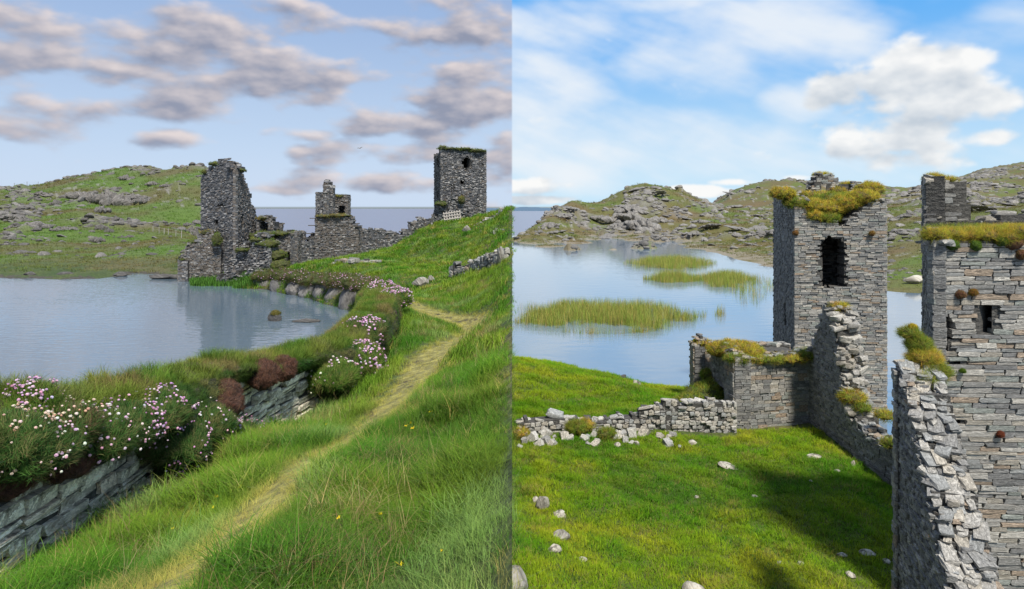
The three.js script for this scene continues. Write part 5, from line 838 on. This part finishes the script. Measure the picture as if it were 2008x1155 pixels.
{ // chamber wall with the turf-topped corner and the small doorway
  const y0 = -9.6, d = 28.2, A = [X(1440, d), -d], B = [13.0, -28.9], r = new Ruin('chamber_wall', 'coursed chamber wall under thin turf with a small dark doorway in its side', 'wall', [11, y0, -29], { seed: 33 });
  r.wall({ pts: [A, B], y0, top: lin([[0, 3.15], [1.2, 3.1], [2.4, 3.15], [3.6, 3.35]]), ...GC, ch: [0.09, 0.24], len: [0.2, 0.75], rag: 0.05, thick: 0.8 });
  r.wall({ pts: [[X(1399, 31), -31], A], y0, top: lin([[0, 3.35], [1.5, 3.4], [2.9, 3.15]]), ...GC, rag: 0.05, thick: 0.7, holes: [{ s0: 0.7, s1: 1.7, h0: 0.5, h1: 1.5, arch: 0.4 }], tone: (s, h, q) => [3, 1, 1, 0, 5, 3][Math.floor(q() * 6)] });  // second wall faces left; its shade is put into darker stone tones
  r.wall({ pts: [[12.9, -31.4], [X(1399, 31), -31.4]], y0, top: () => 3.2, ...GC, rag: 0.05, thick: 0.6, cell: 0.3 });
  slabIn(r, [[9.9, -29], [12.7, -29.4], [12.7, -31], [9.9, -31]], -6.9, 0.4, 'added_shade_slab', coreMat);
  turfOn(r, [[1412, 686, 30.2, 0.5, 0.42, 0.6, 350], [1440, 684, 29.6, 0.65, 0.45, 0.7, 450], [1468, 688, 29.4, 0.55, 0.4, 0.6, 350], [1445, 703, 28.5, 0.5, 0.2, 0.35, 200, 1], [1500, 703, 28.8, 0.9, 0.16, 0.5, 250, 1], [1545, 702, 28.9, 0.8, 0.16, 0.5, 250], [1585, 695, 29.0, 0.55, 0.22, 0.5, 250, 1], [1480, 704, 28.6, 0.5, 0.14, 0.3, 150]]);
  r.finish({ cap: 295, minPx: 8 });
}
{
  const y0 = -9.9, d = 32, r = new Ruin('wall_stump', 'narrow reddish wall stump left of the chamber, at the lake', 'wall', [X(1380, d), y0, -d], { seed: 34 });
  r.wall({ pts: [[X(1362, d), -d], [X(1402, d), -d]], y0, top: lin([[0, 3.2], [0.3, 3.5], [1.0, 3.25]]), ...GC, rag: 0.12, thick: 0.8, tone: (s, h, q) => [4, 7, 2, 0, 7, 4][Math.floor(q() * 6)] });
  r.wall({ pts: [[X(1362, d) + 0.1, -d - 0.85], [X(1362, d), -d]], y0, top: () => 3.2, ...GC, rag: 0.08, thick: 0.5, tone: () => 3 });  // left return all in the darkest tone, shade put into the colour
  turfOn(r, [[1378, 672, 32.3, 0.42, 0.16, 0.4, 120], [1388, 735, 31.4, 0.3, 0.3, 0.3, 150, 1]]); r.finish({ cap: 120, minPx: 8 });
  for (const [px, py, dd, rr, l] of [[1375, 775, 30, 0.8, 'grassy mound at the foot of the narrow stump'], [1352, 788, 29.3, 0.7, 'lower grassy mound left of the small doorway'], [1392, 760, 30.6, 0.6, 'mossy mound against the chamber corner']]) plant('turf_mound', l, 'mound', [X(px, dd), Y(py, dd) - rr * 0.35, -dd], { rad: [rr * 1.1, rr * 0.75, rr], base: [0.08, 0.10, 0.02], leaves: MOSS, leaf: LEAF.bold, n: 350, size: 0.9 }, 'mounds by the chamber');
}
{ // low rubble wall across the valley
  const r = new Ruin('rubble_wall', 'low wall of loose pale stones crossing the courtyard grass', 'wall', [4.6, -9.4, -27.5], { set: 'pale', seed: 35 }), pts = [[0.25, -27.1], [2, -27.3], [4, -27.4], [5.2, -27.5], [7, -27.4], [9.35, -27.6]], L = []; let s = 0;
  pts.forEach((p, i) => { if (i) s += Math.hypot(p[0] - pts[i - 1][0], p[1] - pts[i - 1][1]); L.push([s, landR.y(p[0], p[1]) - 0.1]); });
  r.wall({ pts, y0: lin(L), top: lin([[0, 0.55], [2, 0.6], [3.2, 0.5], [4.6, 0.6], [5.4, 0.95], [6.2, 1.25], [9.2, 1.3]]), thick: 0.6, rag: 0.1, ch: [0.13, 0.26], len: [0.18, 0.42], dep: 0.3, proud: 0.14, tilt: 0.35, geos: RUBBLE, crestSize: [0.2, 0.42], crestStep: 0.9 });
  const q = rnd(90), e = new THREE.Euler(); for (let k = 0; k < 46; k++) { const x = 0.3 + Math.pow(q(), 1.4) * 6.5, z = -26.9 + Math.pow(q(), 2) * 1.3, zz = 0.12 + 0.26 * q(); e.set(q(), q() * 3, q()); r.stone(new THREE.Vector3(x, landR.y(x, z) + zz * 0.15, z), new THREE.Vector3(zz * 1.4, zz * 0.8, zz), new THREE.Quaternion().setFromEuler(e), RUBBLE[Math.floor(q() * 10)]); }
  turfOn(r, [[1130, 838, 26.9, 0.35, 0.3, 0.3, 200, 1], [1190, 850, 26.6, 0.3, 0.22, 0.3, 120, 1], [1020, 850, 26.9, 0.35, 0.25, 0.3, 120], [1150, 832, 27.2, 0.3, 0.2, 0.3, 100]]);
  r.finish({ cap: 295, minPx: 7 });
}
{ // tall near wall seen along its top
  const y0 = -9.5, far = [7.6, -13.15], near = [6.0, -8.2], L = Math.hypot(far[0] - near[0], far[1] - near[1]), r = new Ruin('near_wall', 'high dark wall with a broken pale top, running along the courtyard edge', 'wall', [7, y0, -11], { seed: 36 }), k = L / 4.95;
  const top = lin([[0, 6.35], [0.25, 6.35], [0.45, 6.15], [0.9, 5.85], [1.3, 5.45], [1.8, 4.95], [2.4, 4.4], [3.2, 3.65], [4.9, 2.4]].map(([a, b]) => [a * k, b]));
  r.wall({ pts: [far, near], y0, top, ...GC, ch: [0.04, 0.10], len: [0.10, 0.4], rag: 0.05, thick: 0.72, proud: 0.05, tone: (s, h, q) => [3, 1, 1, 0, 5, 3, 6][Math.floor(q() * 7)], crestSize: [0.07, 0.2], crestStep: 0.8, back: true });  // mostly dark stones, standing in for shade on the courtyard side
  // paving-like top stones, pale and flat
  const q = rnd(91), e = new THREE.Euler(), yaw = Math.atan2(-(near[1] - far[1]), near[0] - far[0]);
  for (let s = 0.2; s < L; s += 0.15) for (const t of [0.14, 0.36, 0.58]) { const z = 0.09 + 0.17 * q(), a = s / L; e.set((q() - 0.5) * 0.3, yaw + (q() - 0.5) * 0.9, -0.45 + (q() - 0.5) * 0.4); const tx = (near[0] - far[0]) / L, tz = (near[1] - far[1]) / L, t2 = -(t + (q() - 0.5) * 0.15); r.stone(new THREE.Vector3(mix(far[0], near[0], a) - tz * t2, y0 + top(s) + 0.02 + q() * 0.05, mix(far[1], near[1], a) + tx * t2), new THREE.Vector3(z * 1.9, 0.035 + z * 0.12, z * 1.15), new THREE.Quaternion().setFromEuler(e), (q() < 0.3 ? BLOCKS : RUBBLE)[Math.floor(q() * 10)], [0, 2, 4, 1, 5][Math.floor(q() * 5)]); }
  // far end face
  r.wall({ pts: [[far[0] + 0.72, far[1] + 0.24], [far[0] - 0.02, far[1]]], y0, top: () => 6.3, ...GC, thick: 0.3, crest: false });
  turfOn(r, [[1800, 676, 13.2, 0.2, 0.24, 0.24, 300, 1], [1812, 702, 13.05, 0.28, 0.24, 0.26, 420], [1832, 728, 12.9, 0.24, 0.2, 0.26, 320, 1], [1812, 745, 12.75, 0.22, 0.18, 0.24, 260, 1], [1784, 655, 13.3, 0.16, 0.16, 0.2, 200, 1], [1826, 905, 11.9, 0.10, 0.12, 0.22, 160], [1838, 880, 12.1, 0.09, 0.09, 0.16, 100], [1858, 985, 11.3, 0.12, 0.10, 0.2, 160], [1880, 1030, 11.0, 0.08, 0.08, 0.12, 60, 1], [1900, 1110, 10.5, 0.16, 0.10, 0.22, 140], [1852, 1060, 10.7, 0.1, 0.07, 0.16, 80], [1836, 820, 12.35, 0.12, 0.08, 0.2, 120], [1815, 860, 12.1, 0.1, 0.07, 0.16, 80, 1], [1872, 960, 11.55, 0.1, 0.06, 0.2, 90], [1885, 1080, 10.75, 0.12, 0.07, 0.2, 110], [1920, 1140, 10.3, 0.14, 0.08, 0.2, 110]]);
  r.finish({ cap: 298, minPx: 6 });
}
{ // near tower
  const y0 = -9.6, FL = [9.53, -15], FR = [14.4, -14.7], BR = [14.9, -17.4], BL = [10.72, -17.35], r = new Ruin('near_tower', 'near grey tower of long flat stones with a slit window and a chimney stump', 'tower', [12, y0, -16], { seed: 37 }), H = (a) => lin(a.map(([s, y]) => [s, y - y0]));
  const big = { ch: [0.065, 0.2], len: [0.22, 1.05], proud: 0.035, dep: 0.26, rag: 0.05 };
  ringWalls(r, [FL, FR, BR, BL], y0, { front: H([[0, -0.75], [2, -0.8], [5, -0.78]]), right: H([[0, -0.8], [3, -0.4]]), back: H([[0, -0.25], [2.4, -0.25], [2.9, -0.4], [3.2, -0.6], [3.45, 0.1], [3.5, 0.62], [4.2, 0.7]]), left: H([[0, 0.75], [0.35, 0.75], [0.5, 0.6], [0.6, -0.2], [1.0, -0.6], [2.7, -0.75]]) },
    { ...GC, ...big, front: { holes: [{ s0: 0.98, s1: 1.31, h0: 6.72, h1: 7.42, rag: 0.02 }, { s0: 0.1, s1: 0.36, h0: 6.25, h1: 7.15, rag: 0.12 }, { s0: 0.27, s1: 0.5, h0: 6.0, h1: 6.15 }, { s0: 0.5, s1: 0.6, h0: 4.62, h1: 4.75 }, { s0: 2.0, s1: 2.12, h0: 4.66, h1: 4.8 }] }, left: { thick: 0.45, tone: (s, h, q) => [3, 1, 3, 0, 1][Math.floor(q() * 5)], len: [0.1, 0.35] }, back: { front: false, back: true, thick: 0.5, tone: (s, h, q) => [3, 1, 0, 5][Math.floor(q() * 4)] }, right: { ch: [0.1, 0.25], len: [0.4, 1] } });  // left face laid in darker stones that paint its shade
  slabIn(r, [[10.2, -15.7], [14, -15.4], [14.3, -16.9], [11.1, -16.9]], -2.0, 0.5, 'added_shade_slab', coreMat);
  turfOn(r, [[1835, 462, 15.2, 0.22, 0.2, 0.3, 260], [1865, 462, 15.3, 0.3, 0.2, 0.35, 360], [1895, 462, 15.3, 0.3, 0.2, 0.35, 360], [1925, 462, 15.2, 0.3, 0.2, 0.35, 360], [1955, 458, 15.2, 0.3, 0.2, 0.35, 360], [1990, 456, 15.1, 0.35, 0.22, 0.35, 360], [2030, 456, 15.1, 0.35, 0.22, 0.35, 300], [1880, 450, 16.2, 0.7, 0.14, 0.5, 300, 1], [1960, 450, 16.2, 0.8, 0.14, 0.5, 300], [1832, 350, 17.2, 0.2, 0.12, 0.22, 220], [1855, 354, 17.3, 0.26, 0.1, 0.25, 150], [1975, 465, 14.95, 0.28, 0.18, 0.2, 260]]);
  r.finish({ cap: 299, minPx: 7 });
}
// cushions growing on the near tower
const CG = [[0.08, 0.16, 0.015], [0.14, 0.2, 0.02]], CRED = [[0.20, 0.09, 0.05], [0.16, 0.13, 0.04], [0.24, 0.13, 0.07]], COR = [[0.26, 0.12, 0.03], [0.22, 0.17, 0.03]];
[[1868, 481, 14.95, 0.13, CG, 'round green cushion hanging from the near tower top'], [1912, 482, 14.95, 0.14, CG, 'green and russet cushion right of the round one on the near tower'], [1962, 472, 14.9, 0.15, CG, 'yellow-green cushion below the tower turf near the right edge'], [1985, 476, 14.9, 0.2, CRED, 'large reddish cushion on the near tower top'], [2003, 500, 14.85, 0.13, CRED, 'reddish cushion at the right edge of the near tower'], [1883, 578, 14.93, 0.11, CRED, 'reddish tuft growing on the near tower face'], [1908, 574, 14.93, 0.09, COR, 'small ochre tuft beside the reddish one on the tower face'], [1962, 852, 14.85, 0.075, [[0.2, 0.06, 0.03]], 'small rust-red ball of a plant low on the near tower'], [1888, 728, 14.9, 0.05, CG, 'tiny green tuft on the tower face under the slit window'], [1790, 642, 13.3, 0.07, [[0.5, 0.38, 0.03]], 'small yellow flower tuft on the end of the near wall'], [1876, 1032, 11.2, 0.08, CG, 'bright green leafy tuft on the near wall top'], [1900, 1010, 11.15, 0.07, CRED, 'small pinkish plant on the near wall top']].forEach(([px, py, d, rad, leaves, label], i) => plant('cushion_plant', label, 'cushion plant', at(px, py, d), { rad: [rad, rad * 0.85, rad * 0.8], base: leaves[0], leaves, n: 320, size: 0.5, yaw: i }, 'cushions on the near ruins'));
[[1560, 457, 33, 0.13, COR], [1710, 458, 32.45, 0.12, COR]].forEach(([px, py, d, rad, leaves], i) => plant('cushion_plant', i ? 'small ochre tuft on the right face of the lake tower' : 'small ochre tuft on the left edge of the lake tower', 'cushion plant', at(px, py, d), { rad: [rad, rad, rad], base: leaves[0], leaves, n: 90, size: 0.9 }));
// stones in the courtyard
[[1064, 998, 0.42, 0.62, 'upright grey boulder in the left of the courtyard'], [1050, 985, 0.22, 0.25, 'small stone behind the upright grey boulder'], [1098, 1012, 0.5, 0.2, 'flat stone in the grass right of the upright boulder'], [1100, 1058, 0.5, 0.36, 'pointed white stone in the left of the courtyard'], [1088, 1082, 0.42, 0.28, 'smaller grey stone below the pointed white one'], [1014, 1168, 0.7, 0.85, 'tall lichened stone at the lower left corner of the courtyard'], [1366, 1172, 0.75, 0.5, 'rounded pale boulder at the bottom edge'], [1358, 872, 0.4, 0.22, 'white stone in the grass before the rubble wall'], [1248, 874, 0.28, 0.3, 'pale stone fallen from the rubble wall'], [1210, 876, 0.3, 0.24, 'pale stone left of the fallen one below the rubble wall'], [1365, 978, 0.2, 0.08, 'tiny pale stone in the middle of the courtyard'], [1480, 975, 0.3, 0.1, 'flat buff stone right of the courtyard middle'], [1430, 917, 0.8, 0.12, 'low brown stony patch in the courtyard'], [1596, 897, 0.6, 0.14, 'flat buff stone near the cross wall'], [1673, 915, 0.2, 0.34, 'thin pale stone at the foot of the cross wall'], [1700, 1090, 0.45, 0.2, 'pale stones beside the near wall'], [1652, 1092, 0.3, 0.14, 'white stone left of those beside the near wall'], [1570, 1110, 0.28, 0.12, 'white stone low in the courtyard'], [1670, 1132, 0.3, 0.14, 'white stone at the bottom right of the courtyard'], [1530, 1105, 0.2, 0.08, 'small buff stone low in the courtyard'], [1738, 1105, 0.28, 0.14, 'grey stone close to the near wall foot'], [1640, 925, 0.28, 0.1, 'flat stone below the cross wall'], [1140, 1100, 0.3, 0.1, 'flat brown stone low at the left of the courtyard'], [1590, 945, 0.2, 0.1, 'tiny buff stone right of the courtyard middle']].forEach(([px, py, w, h, label], i) => rock(h > 0.3 ? 'boulder' : 'loose_stone', label, landR, px, py, [w, h, w * 0.8], h > 0.3 && i < 6 ? 'grey' : 'pale', { seed: 60 + i % 12, dMin: 14.2, dMax: 30, yaw: i, sink: 0.34, tilt: (i % 3 - 1) * 0.15 }));
rock('boulder', 'big white boulder on the shore between the two towers', landR, 1797, 556, [3.2, 1.2, 1.6], 'pale', { seed: 4, dMin: 70, dMax: 110, sink: 0.15 });
// lakeside stones on the left bank edge
[[1035, 703], [1085, 706], [1165, 722], [1200, 735], [1222, 742], [1248, 754], [1150, 716]].forEach(([px, py], i) => rock('bank_stone', ['leftmost', 'second', 'fourth', 'fifth', 'sixth', 'rightmost', 'third'][i] + ' pale stone along the lakeside bank edge', landR, px, py, [0.5 + 0.2 * (i % 3), 0.3, 0.4], i % 2 ? 'pale' : 'crag', { seed: 70 + i, dMin: 30, dMax: 45, yaw: i, group: 'stones along the lakeside bank' }));
// outcrops on the hills behind
[[1195, 430, 12, 10], [1215, 440, 12, 9], [1240, 425, 16, 12], [1265, 440, 16, 13], [1285, 430, 14, 10], [1250, 405, 14, 8], [1225, 405, 12, 8], [1100, 420, 10, 6], [1075, 440, 9, 6], [1085, 452, 7, 4], [1115, 405, 8, 4], [1245, 368, 12, 4], [1290, 375, 10, 3.5], [1375, 430, 9, 4], [1390, 440, 8, 4], [1345, 425, 7, 3], [1450, 400, 14, 5], [1490, 420, 9, 4], [1440, 375, 12, 4], [1360, 455, 8, 2.4], [1460, 447, 12, 2.6], [1490, 446, 10, 2.4], [1310, 458, 8, 1.8], [1200, 460, 9, 1.8], [1250, 461, 7, 1.4], [1175, 462, 8, 1.4], [1770, 380, 8, 3], [1750, 450, 3, 1.2], [1765, 452, 2.4, 1], [1745, 480, 2, 1], [1925, 408, 9, 1.6], [1960, 402, 9, 1.8], [1890, 412, 6, 1.2], [1990, 398, 8, 1.6], [1780, 460, 2.2, 0.9], [1480, 475, 5, 1.2]].forEach(([px, py, w, h], i) => {
  const where = i < 7 ? 'on the great rocky hill behind the lake' : i < 11 ? 'on the small hill at the sea' : i < 13 ? 'on the top of the great hill' : i < 16 ? 'on the right foot of the great hill' : i < 19 ? 'on the long far ridge' : i < 26 ? 'in the brown flats by the far shore' : i < 30 || i === 34 ? 'on the slope between the two towers' : i < 34 ? 'on the slope above the near tower' : 'at the reedy right shore', m = [7, 7, 7, 7, 7, 7, 7];
  rock('hill_rock', `pale grey rock face ${where}, ${['left foot', 'low left', 'centre', 'low centre', 'right side', 'upper centre', 'upper left', 'middle', 'left side', 'low left', 'top', 'left', 'right', 'lower', 'lowest', 'left', 'middle', 'right', 'left', 'second from the right', 'second', 'rightmost', 'middle', 'second from the left', 'third', 'leftmost', 'highest', 'left', 'right', 'lowest', 'second', 'third', 'left', 'right', 'middle', 'only'][i]}`, landR, px, py + 5, [w * 1.1, h * 0.8, w * 0.8], 'slab', { seed: 50 + i % 9, dMin: 80, dMax: 560, yaw: i * 1.7, sink: 0.42, tilt: 0.2 * ((i % 3) - 1), group: 'rock faces on the hills behind the calm lake' });
});
// ---------------------------------------------------------------- reed beds
const reedT = tuftGeo(91, 9, 1.3, 0.5, 0.026, 0.3, 2);
function reeds(label, cx, cd, rpx, rd, n, seed, size) {
  const r = rnd(seed), L = [];
  for (let k = 0; k < n * 3 && L.length < n; k++) { const a = r() * 6.283, q = Math.sqrt(r()), px = cx + Math.cos(a) * q * rpx, d = cd + Math.sin(a) * q * rd, x = X(px, d), nn = fbm(x / 4, d / 3, seed, 3); if (q > 0.3 && r() > 1.35 * (1 - q) + 0.05 + nn * 2.6) continue; if (x < 0.3) continue; const s = size * (0.5 + 0.75 * r()) * (1 - 0.4 * q * q); L.push({ p: new THREE.Vector3(x, LAKE_R - 0.05, -d), q: new THREE.Quaternion().setFromAxisAngle(UP, r() * 6.28), s: new THREE.Vector3(s, s, s), c: vary(r() < 0.35 ? [0.38, 0.31, 0.09] : [0.23, 0.30, 0.05], r) }); }
  copies(reedT, L, 'reed_bed', label, 'reeds');
}
reeds('nearest wide reed bed at the left of the calm lake', 1185, 60.5, 205, 8.5, 2900, 301, 0.95); reeds('farthest reed bed in the calm lake', 1315, 117, 92, 13, 1700, 302, 1.05); reeds('middle left reed bed in the calm lake', 1318, 92, 58, 5, 900, 303, 1.0); reeds('middle right reed bed in the calm lake', 1420, 90, 62, 8, 1100, 304, 1.05); reeds('sparse reeds scattered near the lake tower', 1470, 82, 60, 14, 160, 305, 1.0); reeds('few thin reeds standing in open water left of the lake tower', 1412, 62, 10, 2, 26, 306, 0.8);
renderer.render(scene, camera);
